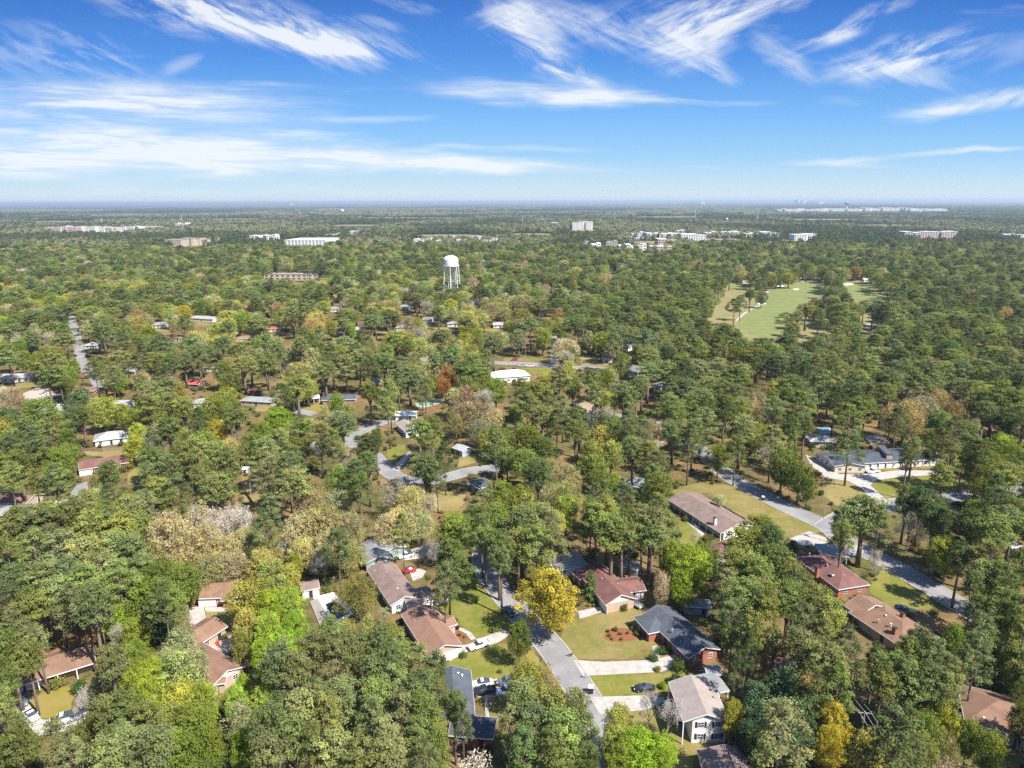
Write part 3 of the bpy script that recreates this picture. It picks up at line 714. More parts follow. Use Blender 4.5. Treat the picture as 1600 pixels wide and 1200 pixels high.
ribbon('street', [(868, 572), (866, 550), (864, 530), (862, 505)], 5.5, .054, ASPH)
ribbon('street', [(104, 480), (110, 495), (118, 520), (123, 545), (134, 575), (150, 605), (40, 622)], 6.0, .05, ASPH, mask=False)
MASKS += [[(108, 492), (121, 490), (124, 522), (116, 524)], [(118, 553), (132, 550), (137, 574), (124, 575)]]
MASKS += [[(834, 1012), (878, 1002), (934, 1112), (915, 1106)], [(742, 902), (760, 880), (800, 950), (788, 955)], [(780, 563), (872, 566), (872, 577), (780, 570)],
          [(598, 718), (652, 745), (650, 757), (620, 752)], [(712, 737), (762, 724), (764, 738), (716, 748)]]

LW = [
 ('green', (682, 950), (700, 940), (716, 903), (742, 897), (784, 950), (797, 985), (745, 997), (728, 985), (714, 972), (700, 958)),
 ('green', (702, 1045), (703, 1030), (735, 1018), (790, 1005), (800, 1030), (800, 1058), (738, 1064), (735, 1048)),
 ('mid', (882, 976), (905, 965), (948, 957), (985, 950), (1000, 950), (1008, 975), (1030, 1000), (1022, 1028), (895, 1031), (876, 1000)),
 ('green', (911, 1054), (1035, 1052), (1075, 1046), (1085, 1056), (1045, 1068), (1040, 1083), (1000, 1085), (927, 1089)),
 ('mid', (938, 1117), (970, 1112), (1030, 1108), (1065, 1140), (1128, 1140), (1130, 1160), (1085, 1180), (1080, 1220), (960, 1220), (946, 1150)),
 ('gold', (820, 1025), (832, 1012), (850, 1045), (835, 1045)),
 ('mid', (762, 1092), (805, 1087), (812, 1110), (790, 1130), (760, 1125)),
 ('mid', (1040, 772), (1062, 762), (1100, 752), (1150, 758), (1200, 783), (1240, 804), (1286, 830), (1232, 840), (1205, 834), (1165, 818), (1110, 770)),
 ('green', (1362, 757), (1385, 749), (1440, 742), (1510, 752), (1530, 764), (1400, 780), (1385, 779), (1372, 768)),
 ('tan', (1283, 745), (1312, 748), (1345, 760), (1362, 776), (1325, 794), (1305, 789), (1288, 775)),
 ('green', (1366, 734), (1380, 727), (1402, 728), (1397, 735)), ('green', (1430, 725), (1460, 724), (1462, 732), (1437, 732)),
 ('green', (1362, 905), (1383, 888), (1455, 938), (1466, 952), (1400, 952), (1358, 925)),
 ('gold', (46, 1098), (70, 1080), (122, 1070), (112, 1105), (100, 1128), (62, 1122)),
 ('gold', (321, 957), (372, 947), (372, 968), (356, 980), (344, 964), (322, 966)),
 ('tan', (125, 709), (140, 700), (195, 701), (205, 712), (190, 718)),
 ('tan', (378, 746), (410, 735), (416, 760), (398, 792), (380, 782)), ('gold', (200, 740), (222, 725), (222, 745), (200, 758)),
 ('green', (605, 702), (632, 694), (634, 706), (616, 725), (606, 717)), ('tan', (718, 712), (764, 706), (757, 720), (715, 730)),
 ('tan', (676, 772), (730, 760), (726, 785), (715, 798), (680, 797)), ('green', (690, 802), (720, 797), (712, 814), (693, 814)),
 ('gold', (465, 642), (505, 626), (524, 634), (492, 645)), ('tan', (400, 634), (432, 632), (430, 642), (398, 643)),
 ('tan', (562, 674), (588, 664), (592, 675), (570, 684)), ('mid', (22, 597), (57, 592), (60, 603), (25, 607)),
 ('mid', (428, 521), (452, 517), (460, 528), (440, 533)), ('mid', (0, 775), (0, 775)) ,
 ('mid', (790, 558), (860, 560), (856, 566), (790, 564)), ('green', (785, 574), (860, 575), (862, 582), (820, 586), (818, 580)),
 ('tan', (910, 555), (935, 556), (932, 568), (905, 566)),
 ('rough', (1065, 520), (1100, 470), (1142, 440), (1200, 433), (1290, 433), (1400, 440), (1420, 480), (1370, 540), (1300, 560), (1220, 540), (1110, 540)),
 ('green', (1060, 812), (1075, 815), (1105, 845), (1090, 862), (1062, 850)),
 ('mid', (83, 786), (120, 786), (115, 805), (85, 800)), ('mid', (920, 820), (950, 812), (965, 830), (930, 845)),
 ('straw', (925, 868), (950, 862), (985, 885), (960, 900)), ('straw', (930, 1200), (935, 1200)),
]
for i, it in enumerate(LW):
    if len(it) < 5: continue
    vis = it[0] != 'rough'
    o = sheet('lawn' if it[0] not in ('rough', 'straw') else ('rough_grass' if it[0] == 'rough' else 'straw_bed'), list(it[1:]), .018 + .0005 * i, LAWN[it[0]], mask=vis, foot=vis)
for pts in ([(0, 1060), (40, 1005), (120, 945), (175, 940), (172, 985), (215, 1000), (200, 1030), (150, 1045), (60, 1060), (20, 1080)],
            [(1020, 1008), (1027, 1003), (1045, 1026), (1031, 1030)], [(1195, 1010), (1260, 1005), (1270, 1080), (1200, 1090)], [(560, 470), (570, 465)]):
    if len(pts) > 3: sheet('straw_bed', pts, .03, LAWN['straw'], mask=False, foot=False)
bed = [(G(992, 987) - G(941, 990)).length / 2]
def blob(name, cx, cy, rx, ry, z, m, n=22, seed=0, mask=False):
    rr = random.Random(seed); pts = []
    for i in range(n):
        a = i * 2 * math.pi / n; k = 1 + .09 * math.sin(3 * a + seed) + rr.uniform(-.04, .04)
        pts.append((cx + rx * k * math.cos(a), cy - ry * k * math.sin(a)))
    return sheet(name, pts, z, m, mask=mask, foot=mask)
blob('mulch_bed', 973, 992, 32, 10.5, .045, plain('mulch', (0.22, 0.09, 0.045), .95, .1, .35, 2.0), seed=2, mask=True)
blob('mulch_bed', 1007, 1016.5, 6, 2.6, .047, MATS['mulch'], seed=4)
sheet('mulch_bed', [(709, 989), (718, 985), (737, 997), (720, 1002)], .047, MATS['mulch'])
for pts in ([(1150, 500), (1165, 487), (1192, 471), (1203, 458), (1222, 447), (1255, 441), (1284, 440), (1285, 462), (1262, 470), (1240, 480), (1225, 520), (1190, 530), (1155, 515)],
            [(1316, 441), (1356, 441), (1366, 455), (1386, 470), (1376, 476), (1342, 471), (1326, 456)], [(1140, 446), (1170, 443), (1172, 450), (1140, 456)], [(1318, 560), (1345, 556), (1350, 572), (1318, 574)]):
    sheet('fairway', pts, .06, LAWN['golf'], mask=pts[0][0] < 1317, foot=True)
MASKS += [[(1118, 500), (1128, 462), (1148, 448), (1185, 460), (1160, 485), (1140, 505)], [(1318, 442), (1352, 443), (1380, 468), (1340, 468)], [(1252, 506), (1284, 503), (1285, 524), (1252, 528)], [(1352, 505), (1368, 505), (1366, 522), (1350, 520)]]
for i, (x, y, a, b) in enumerate(((1166, 440, 24, 2.6), (1196, 437, 12, 1.8), (1190, 474, 7, 1.6), (1220, 447, 6, 1.4), (1266, 439, 14, 1.6), (1322, 444, 13, 1.8), (1244, 452, 5, 1.3), (1358, 510, 6, 4))):
    blob('sand_bunker', x, y, a, b, .075, SAND, seed=i + 7, mask=False)
ribbon('cart_path', [(1150, 502), (1163, 490), (1180, 480), (1192, 474), (1197, 458), (1210, 448)], 2.6, .082, CONC, kerb=False)
blob('pond', 1195, 482, 0.1, .1, .03, GLASS) if False else None

DR = [
 (CONC, (895, 1031), (943, 1034), (1022, 1031), (1055, 1022), (1062, 1026), (1070, 1038), (1047, 1044), (1033, 1050), (911, 1056)),
 (CONC, (1019, 1010), (1026, 1008), (1031, 1028), (1022, 1031)),
 (CONC, (921, 1089), (1013, 1086), (1038, 1090), (1038, 1096), (1010, 1109), (937, 1116)),
 (CONC, (722, 1008), (745, 1004), (747, 998), (788, 984), (797, 992), (778, 1004), (750, 1013), (722, 1021)),
 (PINKC, (700, 1030), (703, 1020), (723, 1011), (723, 1020), (703, 1033)),
 (CONC, (714, 980), (722, 981), (736, 988), (744, 998), (736, 1000), (728, 990), (718, 985)),
 (PINKC, (738, 1064), (770, 1061), (815, 1058), (822, 1086), (765, 1090), (741, 1090)),
 (CONC, (757, 1089), (762, 1089), (765, 1125), (759, 1125)),
 (CONC, (903, 955), (935, 948), (948, 954), (920, 963), (906, 967)),
 (CONC, (286, 962), (296, 949), (318, 947), (322, 964), (310, 977), (292, 974)),
 (CONC, (320, 949), (356, 948), (353, 956), (321, 956)),
 (PINKC, (326, 1010), (345, 1000), (362, 992), (366, 1002), (356, 1022)),
 (CONC, (22, 1112), (30, 1088), (46, 1083), (50, 1108), (66, 1124), (100, 1126), (132, 1116), (138, 1136), (60, 1150)),
 (CONC, (1232, 842), (1264, 830), (1290, 840), (1294, 848), (1262, 853), (1236, 850)),
 (CONC, (1258, 710), (1272, 716), (1300, 735), (1312, 741), (1345, 741), (1400, 735), (1482, 735), (1482, 741), (1400, 746), (1368, 751), (1360, 758), (1375, 772), (1392, 787), (1370, 790), (1346, 763), (1326, 752), (1290, 746), (1268, 728)),
 (CONC, (1070, 813), (1076, 809), (1108, 836), (1099, 840)),
 (CONC, (1350, 681), (1378, 678), (1391, 693), (1360, 694)),
 (CONC, (624, 866), (660, 852), (690, 848), (694, 862), (652, 873), (628, 876)),
 (CONC, (640, 893), (655, 888), (666, 892), (660, 902), (645, 908)),
 (ASPH, (107, 785), (110, 770), (120, 758), (136, 752), (138, 765), (122, 790)),
 (CONC, (85, 782), (105, 780), (107, 787), (84, 787)),
 (CONC, (612, 733), (620, 724), (640, 704), (644, 706), (632, 724), (622, 736)),
 (CONC, (1305, 862), (1345, 850), (1352, 858), (1345, 868), (1318, 872)),
 (ASPH, (456, 645), (470, 639), (500, 645), (485, 650)),
 (PINKC, (35, 615), (60, 605), (82, 607), (85, 622), (60, 628), (38, 624)),
]
for i, it in enumerate(DR):
    sheet('driveway' if i not in (1, 5, 7, 10, 15) else 'footpath', list(it[1:]), .085 + .002 * i, it[0])

# ------------------------------------------------------------------ buildings
BK = {'red': brickmat('red_brick', (0.30, 0.095, 0.06)), 'tan': brickmat('tan_brick', (0.42, 0.31, 0.24)), 'white': sidingmat('white_siding', (0.72, 0.72, 0.69)),
      'teal': sidingmat('teal_siding', (0.26, 0.36, 0.33)), 'blue': sidingmat('blue_siding', (0.33, 0.42, 0.5)), 'grey': sidingmat('grey_siding', (0.3, 0.31, 0.33)),
      'cream': sidingmat('cream_siding', (0.6, 0.54, 0.42))}
RF = {'slate': roofmat('slate_shingle', (0.088, 0.1, 0.12)), 'maroon': roofmat('maroon_shingle', (0.185, 0.092, 0.08)), 'mauve': roofmat('mauve_shingle', (0.23, 0.165, 0.142)),
      'orange': roofmat('orange_shingle', (0.25, 0.142, 0.1), (0.205, 0.122, 0.088)), 'brown': roofmat('brown_shingle', (0.235, 0.14, 0.095)), 'grey': roofmat('grey_shingle', (0.27, 0.275, 0.28)),
      'taupe': roofmat('taupe_shingle', (0.31, 0.265, 0.235), (0.265, 0.22, 0.195)), 'pale': roofmat('pale_roof', (0.38, 0.38, 0.375), metal=True), 'white': roofmat('white_roof', (0.7, 0.7, 0.69), (0.6, 0.6, 0.59), True),
      'dusk': roofmat('dusk_shingle', (0.075, 0.085, 0.11)), 'tanr': roofmat('tan_shingle', (0.42, 0.31, 0.2)), 'redr': roofmat('red_metal_roof', (0.42, 0.1, 0.08))}
LAND = []       # (px, py, phrase) used to describe the trees
nw = [0]
def wing_frame(A, B, W, h):
    a, b = G(*A, h), G(*B, h); u = (b - a); L = u.length; u = u / L; u.z = 0
    n = Vector((-u.y, u.x, 0))
    if (n.y if abs(n.y) > .15 else n.x) < 0: n = -n
    if W < 0: n = -n; W = -W
    return a, u, n, L, W
def window(root, c, u, n, wd, ht, shut=None):
    # c centre on the wall face, n outward
    m = MB(); t = .07
    for dx, dz, sx, sz in ((0, ht / 2, wd + t * 2, t), (0, -ht / 2, wd + t * 2, t), (-wd / 2, 0, t, ht), (wd / 2, 0, t, ht), (0, 0, .04, ht), (0, 0, wd, .04)):
        m.box(c + u * dx + Vector((0, 0, dz)) + n * .03, (sx, .09, sz), 0, u, n)
    f = m.build('window', WHITE, root)
    f['_off'] = tuple(root.location)
    p = MB(); p.box(c + n * .012, (wd, .03, ht), 0, u, n); p.build('pane', GLASS, f)
    if shut:
        for s in (-1, 1):
            q = MB(); q.box(c + u * s * (wd / 2 + .3) + n * .03, (.4, .07, ht + .1), 0, u, n); q.build('shutter', shut, f)
    return f
def house(label, phrase, wings, land=None, name='house', cat='house', detail=2, group=None, extras=()):
    first = wings[0]; h0 = first.get('h', 2.7)
    a, u, n, L, W = wing_frame(first['A'], first['B'], first['W'], h0)
    cen = a + u * L / 2 + n * W / 2; cen.z = 0
    root = empty(name, cen, label, cat, group); root['_off'] = tuple(cen)
    wall, roof, fas = {}, {}, MB()
    for i, wg in enumerate(wings):
        nw[0] += 1; h = wg.get('h', 2.7) + .003 * (i + 1); rk = wg.get('pitch', .38); ov = wg.get('ov', .5)
        a, u, n, L, W = wing_frame(wg['A'], wg['B'], wg['W'], h)
        if wg.get('La'): a = a - u * wg['La']; L += wg['La']
        if wg.get('Lb'): L += wg['Lb']
        a = Vector((a.x, a.y, 0)); P = lambda x, y, z: a + u * x + n * y + Vector((0, 0, z))
        flip = u.cross(n).z < 0
        rise = rk * W / 2; kind = wg.get('k', 'gable'); wm = wall.setdefault(wg.get('wall', 'tan'), MB()); rm = roof.setdefault(wg.get('roof', 'brown'), MB())
        fo = [P(0, 0, 0), P(L, 0, 0), P(L, W, 0), P(0, W, 0)]; FOOT.append([(p.x, p.y) for p in fo])
        if wg.get('vis', True): MASKS.append([proj(p.x, p.y, hh)[:2] for p, hh in zip([P(0, 0, 0), P(L, 0, 0), P(L, W, 0), P(0, W, 0)], (h * .2, h * .2, h, h))]); MD[len(MASKS) - 1] = (P(L / 2, W, 0)).y + 2
        # porch: the front wall is set back behind posts
        y0 = ov + wg.get('porch', 0)
        x0, x1, y1 = ov, L - ov, W - ov
        c = [P(x0, y0, 0), P(x1, y0, 0), P(x1, y1, 0), P(x0, y1, 0)]
        if kind != 'open':
            for j in range(4):
                q = [c[j], c[(j + 1) % 4]]
                wm.poly([q[0], q[1], q[1] + Vector((0, 0, h)), q[0] + Vector((0, 0, h))][::-1 if flip else 1])
        if kind == 'gable':
            gm = wall.setdefault(wg.get('gwall', wg.get('wall', 'tan')), MB())
            for x in (x0, x1):
                gm.poly([P(x, y0, h), P(x, y1, h), P(x, W / 2, h + rise * (1 - ov / (W / 2)) - .02)])
        th = .16
        if kind in ('gable', 'open'):
            e = [P(0, 0, h), P(L, 0, h), P(L, W, h), P(0, W, h)]; r = [P(0, W / 2, h + rise), P(L, W / 2, h + rise)]; D = Vector((0, 0, th))
            for q in ([e[0], e[1], r[1], r[0]], [e[2], e[3], r[0], r[1]]):
                rm.hexa([p for p in q] + [p + D for p in q] if True else 0)
            for s, t in ((e[0], r[0]), (r[0], e[3]), (e[1], r[1]), (r[1], e[2]), (e[0], e[1]), (e[3], e[2])):   # barge and fascia boards
                d = (t - s); nn = Vector((-d.y, d.x, 0)).normalized() if abs(d.x) + abs(d.y) > .01 else n
                mid = (s + t) / 2; out = (mid - P(L / 2, W / 2, 0)); out.z = 0
                if nn.dot(out) < 0: nn = -nn
                if abs(d.z) > .01: nn = u if u.dot(out) > 0 else -u
                fas.hexa([s - Vector((0, 0, .06)), t - Vector((0, 0, .06)), t - Vector((0, 0, .06)) + nn * .05, s - Vector((0, 0, .06)) + nn * .05, s + D * .95, t + D * .95, t + D * .95 + nn * .05, s + D * .95 + nn * .05])
            rid = MB().build if False else None
        elif kind == 'hip':
            e = [P(0, 0, h), P(L, 0, h), P(L, W, h), P(0, W, h)]; k = min(W / 2 * .95, L * .45)
            ha, hb = (k if wg.get('hipa', 1) else 0), (k if wg.get('hipb', 1) else 0)
            r = [P(ha, W / 2, h + rise), P(L - hb, W / 2, h + rise)]; D = Vector((0, 0, .12)); E = [p + D for p in e]; R2 = [p + D for p in r]
            for q in ([E[0], E[1], R2[1], R2[0]], [E[1], E[2], R2[1]], [E[2], E[3], R2[0], R2[1]], [E[3], E[0], R2[0]]): rm.poly(q[::-1] if flip else q)
            rm.poly(e if flip else e[::-1])
            for j in range(4):
                s, t = e[j], e[(j + 1) % 4]; d = (t - s); nn = Vector((-d.y, d.x, 0)).normalized()
                if nn.dot((s + t) / 2 - P(L / 2, W / 2, h)) < 0: nn = -nn
                fas.hexa([s - D, t - D, t - D + nn * .05, s - D + nn * .05, s + D, t + D, t + D + nn * .05, s + D + nn * .05])
        elif kind == 'flat':
            fas2 = rm; c4 = [P(0, 0, h), P(L, 0, h), P(L, W, h), P(0, W, h)]
            rm.hexa(c4 + [p + Vector((0, 0, .25)) for p in c4])
            fas.hexa([p + Vector((0, 0, -.1)) + (p - P(L / 2, W / 2, h)).normalized() * .08 for p in c4] + [p + Vector((0, 0, .12)) + (p - P(L / 2, W / 2, h)).normalized() * .08 for p in c4])
        if wg.get('porch') or kind == 'open' or wg.get('posts'):
            for k in range(int(max(2, L // 3.2)) + 1):
                x = .25 + (L - .5) * k / int(max(2, L // 3.2))
                for y in ((.2,) if kind != 'open' else (.25, W - .25)):
                    pm = MB(); pm.box(P(x, y, h / 2), (.2, .2, h), 0, u, n); pm.build('porch_post', WHITE, root)
        if detail and kind != 'open':
            camd = Vector((0, 0, 0))
            sides = [(P((x0 + x1) / 2, y0, 0), u, -n, x1 - x0, 'front'), (P(x1, (y0 + y1) / 2, 0), n, u, y1 - y0, 'end'), (P(x0, (y0 + y1) / 2, 0), n, -u, y1 - y0, 'start'), (P((x0 + x1) / 2, y1, 0), u, n, x1 - x0, 'back')]
            for cc, su, sn, ln, sname in sides:
                if (camd - cc).dot(sn) < 0: continue
                if sname in wg.get('blank', ()): continue
                gar = wg.get('garage') == sname; npos = max(1, int(ln // 3.3)); floors = wg.get('floors', 1)
                for fl in range(floors):
                    for k in range(npos):
                        off = (k + .5) / npos * ln - ln / 2; q = cc + su * off + sn * .01
                        if gar and fl == 0 and k == wg.get('gpos', npos - 1) % npos:
                            gd = MB(); gw = min(4.6, ln * .8); gd.box(q + Vector((0, 0, 1.1)) + sn * .04, (gw, .1, 2.2), 0, su, sn)
                            for r_ in range(4): gd.box(q + Vector((0, 0, .3 + r_ * .55)) + sn * .1, (gw - .3, .04, .4), 0, su, sn)
                            gd.build('garage_door', WHITE if wg.get('wall') != 'white' else GREYP, root)
                        elif sname == 'front' and k == npos // 2 and fl == 0 and not gar:
                            dd = MB(); dd.box(q + Vector((0, 0, 1.03)) + sn * .03, (.95, .09, 2.06), 0, su, sn); dr = dd.build('door', wg.get('door', DARK), root); dr['_off'] = tuple(cen)
                            kn = MB(); kn.box(q + su * .35 + Vector((0, 0, 1.0)) + sn * .1, (.08, .08, .08), 0, su, sn); kn.build('handle', CHROME, dr)
                        else:
                            window(root, q + Vector((0, 0, 1.55 + fl * 2.75)), su, sn, 1.25 if detail > 1 else 1.5, 1.2, wg.get('shut'))
    for k, m in wall.items():
        if m.f: m.build('wall', BK[k], root)
    for k, m in roof.items(): m.build('roof', RF[k], root)
    fas.build('fascia', WHITE, root)
    for ex in extras:
        kind, px, py, z = ex[:4]; p = G(px, py, z); m = MB()
        if kind == 'chimney':
            m.box((p.x, p.y, z - .8), (1.0, .8, 3.0), 0, u, n); m.box((p.x, p.y, z + .75), (1.15, .95, .12), 1, u, n); m.build('chimney', [BK[ex[4] if len(ex) > 4 else 'red'], DARK], root)
        elif kind == 'vent':
            m.tube([(p.x, p.y, z - .5), (p.x, p.y, z + .35)], [.14, .14], 8); m.lathe((p.x, p.y, z + .3), [(0.001, .16), (.26, .06), (.26, 0), (.001, -.02)], 10); m.build('roof_vent', GREYP if len(ex) < 5 else WHITE, root)
        elif kind == 'skylight':
            m.box((p.x, p.y, z - .1), (1.1, .7, .35), 0, u, n); m.box((p.x, p.y, z + .1), (.9, .5, .08), 1, u, n); m.build('skylight', [WHITE, GLASS], root)
        elif kind == 'monitor':
            m = MB(); q = G(ex[4], ex[5], z); d = (q - p); Lm = d.length; d.normalize(); nn = Vector((-d.y, d.x, 0)); c = (p + q) / 2
            m.box((c.x, c.y, z - .2), (Lm, 2.2, 2.6), 0, d, nn); m.build('roof_monitor', BK['tan'], root)
            m = MB(); m.box((c.x, c.y, z + 1.2), (Lm + .5, 2.7, .2), 0, d, nn); m.build('roof_monitor_cap', RF['slate'], root)
    if phrase:
        lx, ly = (land if land else proj(cen.x, cen.y, 2.5)[:2]); LAND.append((lx, ly, phrase))
    return root
def wg(A, B, W, **k): return dict(A=A, B=B, W=W, **k)

house('slate grey roofed red brick ranch house beside the white concrete driveway', 'slate roofed brick house',
      [wg((1003, 961), (1076, 1030), 9.0, roof='slate', wall='red', blank=('start',)), wg((989, 964), (1013, 991), 7.5, roof='slate', wall='red', k='hip', pitch=.3)],
      extras=[('vent', 1024, 953, 3.6), ('vent', 1050, 985, 4.2)])
house('maroon roofed house with a white gable end facing the wide lawn', 'maroon roofed white gabled house',
      [wg((900.5, 893), (946.3, 946.3), 9.2, roof='maroon', wall='tan', gwall='white', garage='front', gpos=-1, pitch=.46, blank=('end',)),
       wg((972, 928), (1010, 923), 7.5, roof='maroon', wall='white', pitch=.34, h=2.6),
       wg((891, 894), (906, 906), 5.5, roof='maroon', wall='tan', k='hip', h=2.5, vis=False)], extras=[('vent', 940, 905, 4.4)])
house('long mauve brown roofed house with sunlit white end wall', 'mauve roofed white walled house',
      [wg((572.5, 890), (610, 947), 8.2, roof='mauve', wall='white'), wg((636, 946), (680, 933.5), 6.5, roof='mauve', wall='white', pitch=.3, h=2.6, blank=('front',))],
      extras=[('vent', 604, 896, 4), ('vent', 621, 921, 4, 1), ('skylight', 637, 917, 3.4), ('vent', 585, 893, 3.2)])
house('teal walled house with a pale grey gable roof behind the mauve roofed house', 'teal walled grey roofed house',
      [wg((559, 853), (570, 882), 8.6, roof='grey', wall='teal', h=2.8), wg((590, 842), (604, 862), 6.5, roof='grey', wall='teal', pitch=.25, vis=False)], extras=[('vent', 587, 868, 4.0, 1)])
house('orange brown roofed house with curved white footpath and garage', 'orange brown roofed house',
      [wg((678, 947), (723.5, 1010), -9.0, roof='orange', wall='tan', garage='end', gpos=0), wg((692, 984), (715, 975.5), 4.6, roof='orange', wall='tan', h=2.6, pitch=.34, blank=('front',))],
      extras=[('vent', 664, 960, 4.2, 1), ('vent', 647, 970, 3.4)])
house('slate blue roofed house beside the parked white sedan', 'slate blue roofed house',
      [wg((736, 1048), (743, 1124), -8.6, roof='slate', wall='red'), wg((700, 1150), (771, 1156), 6.0, roof='dusk', wall='red', gwall='red', h=2.75, shut=None)],
      extras=[('vent', 716, 1053, 3.8, 1), ('vent', 722, 1056, 3.8, 1)])
house('white two storey house with taupe gable roof and dark shutters', 'white two storey house',
      [wg((1044, 1066.5), (1067, 1129), 9.4, h=5.3, roof='taupe', wall='white', floors=2, shut=DARK, porch=1.6, pitch=.36, blank=('front',)),
       wg((1110, 1086), (1140, 1080), 6.5, h=2.5, roof='grey', k='open', pitch=.1, vis=False)], extras=[('vent', 1116, 1090, 6.0), ('vent', 1112, 1078, 6.2)])
house('dusky mauve roofed house at the bottom edge below the two storey house', 'dusky mauve roofed house',
      [wg((1089, 1173), (1103, 1222), 10.0, roof='mauve', wall='tan', k='gable', pitch=.3, Lb=5)], extras=[('vent', 1150, 1193, 3.6), ('vent', 1166, 1186, 3.0, 1), ('vent', 1174, 1196, 3.0)])
house('long orange brown roofed ranch house under pines with a porch and silver car', 'ranch house under the left pines',
      [wg((26, 1074), (150, 1036), 10.0, roof='brown', wall='tan', porch=1.6, garage='front', gpos=0)], extras=[('vent', 118, 1017, 4.0, 1), ('vent', 96, 1030, 3.6)])
house('red brick house with brown hip roof and white patio', 'brick house with the white patio',
      [wg((309, 936), (395, 932.5), 9.4, roof='brown', wall='red', k='hip', hipa=0, garage='front', gpos=0), wg((344, 940), (360, 939), 5, roof='brown', wall='red', h=2.5, vis=False, blank=('front',))])
house('brown roofed house with two joined wings around a patio', 'angled brown roofed house',
      [wg((312, 1008), (356, 979.5), 8.0, roof='brown', wall='tan'), wg((316, 1004), (384, 1042), -9.0, roof='brown', wall='tan', gwall='white'),
       wg((321, 1072), (352, 1068), 8, roof='brown', wall='tan', k='hip', h=2.6, vis=False)])
house('white walled house with a pale metal roof above its fenced yard', 'pale roofed house with fenced yard',
      [wg((146, 690), (200, 683), 11, roof='pale', wall='white', k='hip'), wg((176, 686), (200, 684), 4, roof='pale', wall='white', h=2.6, vis=False)])
house('long narrow maroon roofed house on the left with a small white gable', 'long maroon roofed house',
      [wg((123, 735), (207, 722), 10.5, roof='maroon', wall='red', garage='front', gpos=0), wg((178, 727), (205, 722), 4.2, roof='maroon', wall='white', h=2.6, vis=False)])
house('grey and orange roofed house cut by the left edge', 'house at the left edge',
      [wg((-30, 804), (15, 806), 8.5, roof='grey', wall='tan'), wg((-20, 786), (41, 788), 9, roof='orange', wall='tan', h=2.6, vis=False)])
house('brown roofed cottage between the far left pines', 'brown roofed cottage', [wg((112, 613), (147, 611), 8, roof='brown', wall='red', k='hip')], detail=1)
house('small pale grey roofed house behind the yellow green trees', 'small pale roofed house', [wg((174, 632), (200, 632), 7, roof='pale', wall='white')], detail=1)
house('low wide pale silver roofed house beside a dark oak', 'silver roofed house', [wg((299, 631), (336, 629), 8, roof='pale', wall='white', k='hip')], detail=1)
house('grey roofed white trimmed house with a red car behind', 'grey roofed house near the red car', [wg((374, 626), (424, 629), 8, roof='grey', wall='tan', k='hip')], detail=1)
house('dark grey roofed ranch house in front of the tall pine stand', 'dark grey roofed ranch', [wg((502, 626), (556, 624), 9, roof='slate', wall='red', k='hip')], detail=1)
house('white open carport left of the dark grey roofed ranch', None, [wg((481, 624), (500, 622), 6, roof='white', wall='white', h=2.5, k='open')], detail=0, name='carport', cat='carport')
house('white and taupe gabled house behind the two tall slim pines', 'white and taupe gabled house', [wg((618, 662), (633, 676), 8, roof='taupe', wall='white'), wg((616, 650), (650, 650), 7, roof='white', wall='white', h=2.6)], detail=1)
house('small slate blue roofed house at the bend of the cul de sac', 'small slate blue roofed house', [wg((731, 752), (747, 764), 7, roof='slate', wall='blue', k='hip')], detail=1)
house('house with a steep pale roof half hidden behind the big pine', None, [wg((706, 700), (722, 706), 6, roof='pale', wall='blue')], detail=1)
house('large white roofed building beside the cross street', 'large white roofed building', [wg((770, 591), (829, 587), 14, roof='white', wall='white', k='hip', h=3.5)], detail=1)
house('white gabled house with grey roof beyond the cross street', 'grey roofed house by the cross street', [wg((974, 576), (996, 582), 9, roof='grey', wall='white', pitch=.6, h=3)], detail=1)
house('tan roofed house glimpsed between dark pines', 'tan roofed house', [wg((893, 630), (917, 640), 8, roof='tanr', wall='tan')], detail=1)
house('grey roofed house under a tall pine with blue wall', 'grey house under the tall pine', [wg((978, 758), (1004, 764), 9, roof='grey', wall='blue'), wg((954, 752), (968, 758), 6, roof='brown', wall='tan', h=2.6)], detail=1)
house('long mauve roofed ranch house with chimney and palm beside it', 'ranch house with the palm',
      [wg((1043, 781), (1126, 834), 13.5, roof='maroon' if False else 'mauve', wall='white', k='gable', porch=1.2, pitch=.3, blank=('end',))],
      extras=[('chimney', 1117, 812, 5.0, 'white'), ('skylight', 1083, 780, 4.0), ('vent', 1076, 782, 3.8, 1)])
house('mauve roofed outbuilding between the ranch and the bright green tree', 'mauve roofed outbuilding', [wg((1098, 855), (1120, 870), 8, roof='maroon', wall='white', k='hip')], detail=1)
house('maroon hip roofed red brick house beside the street', 'maroon hip roofed house',
      [wg((1243, 872), (1310, 922), 10.2, roof='maroon', wall='red', k='hip', pitch=.36)], extras=[('chimney', 1277, 890, 5.2), ('vent', 1265, 866, 4, 1), ('skylight', 1300, 897, 4.2), ('vent', 1293, 883, 4.6, 1)])
house('brown roofed house with two roof vents and a silver car at its drive', 'brown roofed house by the silver car',
      [wg((1330, 960), (1411, 1014), 12.0, roof='brown', wall='tan', k='hip', La=1), wg((1317, 946), (1342, 963), 10.5, roof='brown', wall='white', h=2.6)],
      extras=[('chimney', 1410, 962, 4.4), ('chimney', 1398, 985, 4.4), ('vent', 1384, 963, 4.6, 1), ('vent', 1392, 976, 4.6, 1), ('vent', 1372, 970, 4.2)])
house('wide dark grey roofed house with a boxy raised clerestory', 'wide dark roofed house',
      [wg((1303, 727), (1468, 718), 14.5, roof='dusk', wall='white', k='gable', pitch=.2, posts=1), wg((1281, 710), (1304, 729), 13, roof='dusk', wall='cream', pitch=.2, h=2.8)],
      extras=[('monitor', 1374, 700, 4.2, 1390, 714)])
house('pale grey roofed house beside the blue pool', 'pale roofed house beside the pool', [wg((1266, 690), (1306, 691), 9, roof='pale', wall='cream', k='hip')], detail=1)
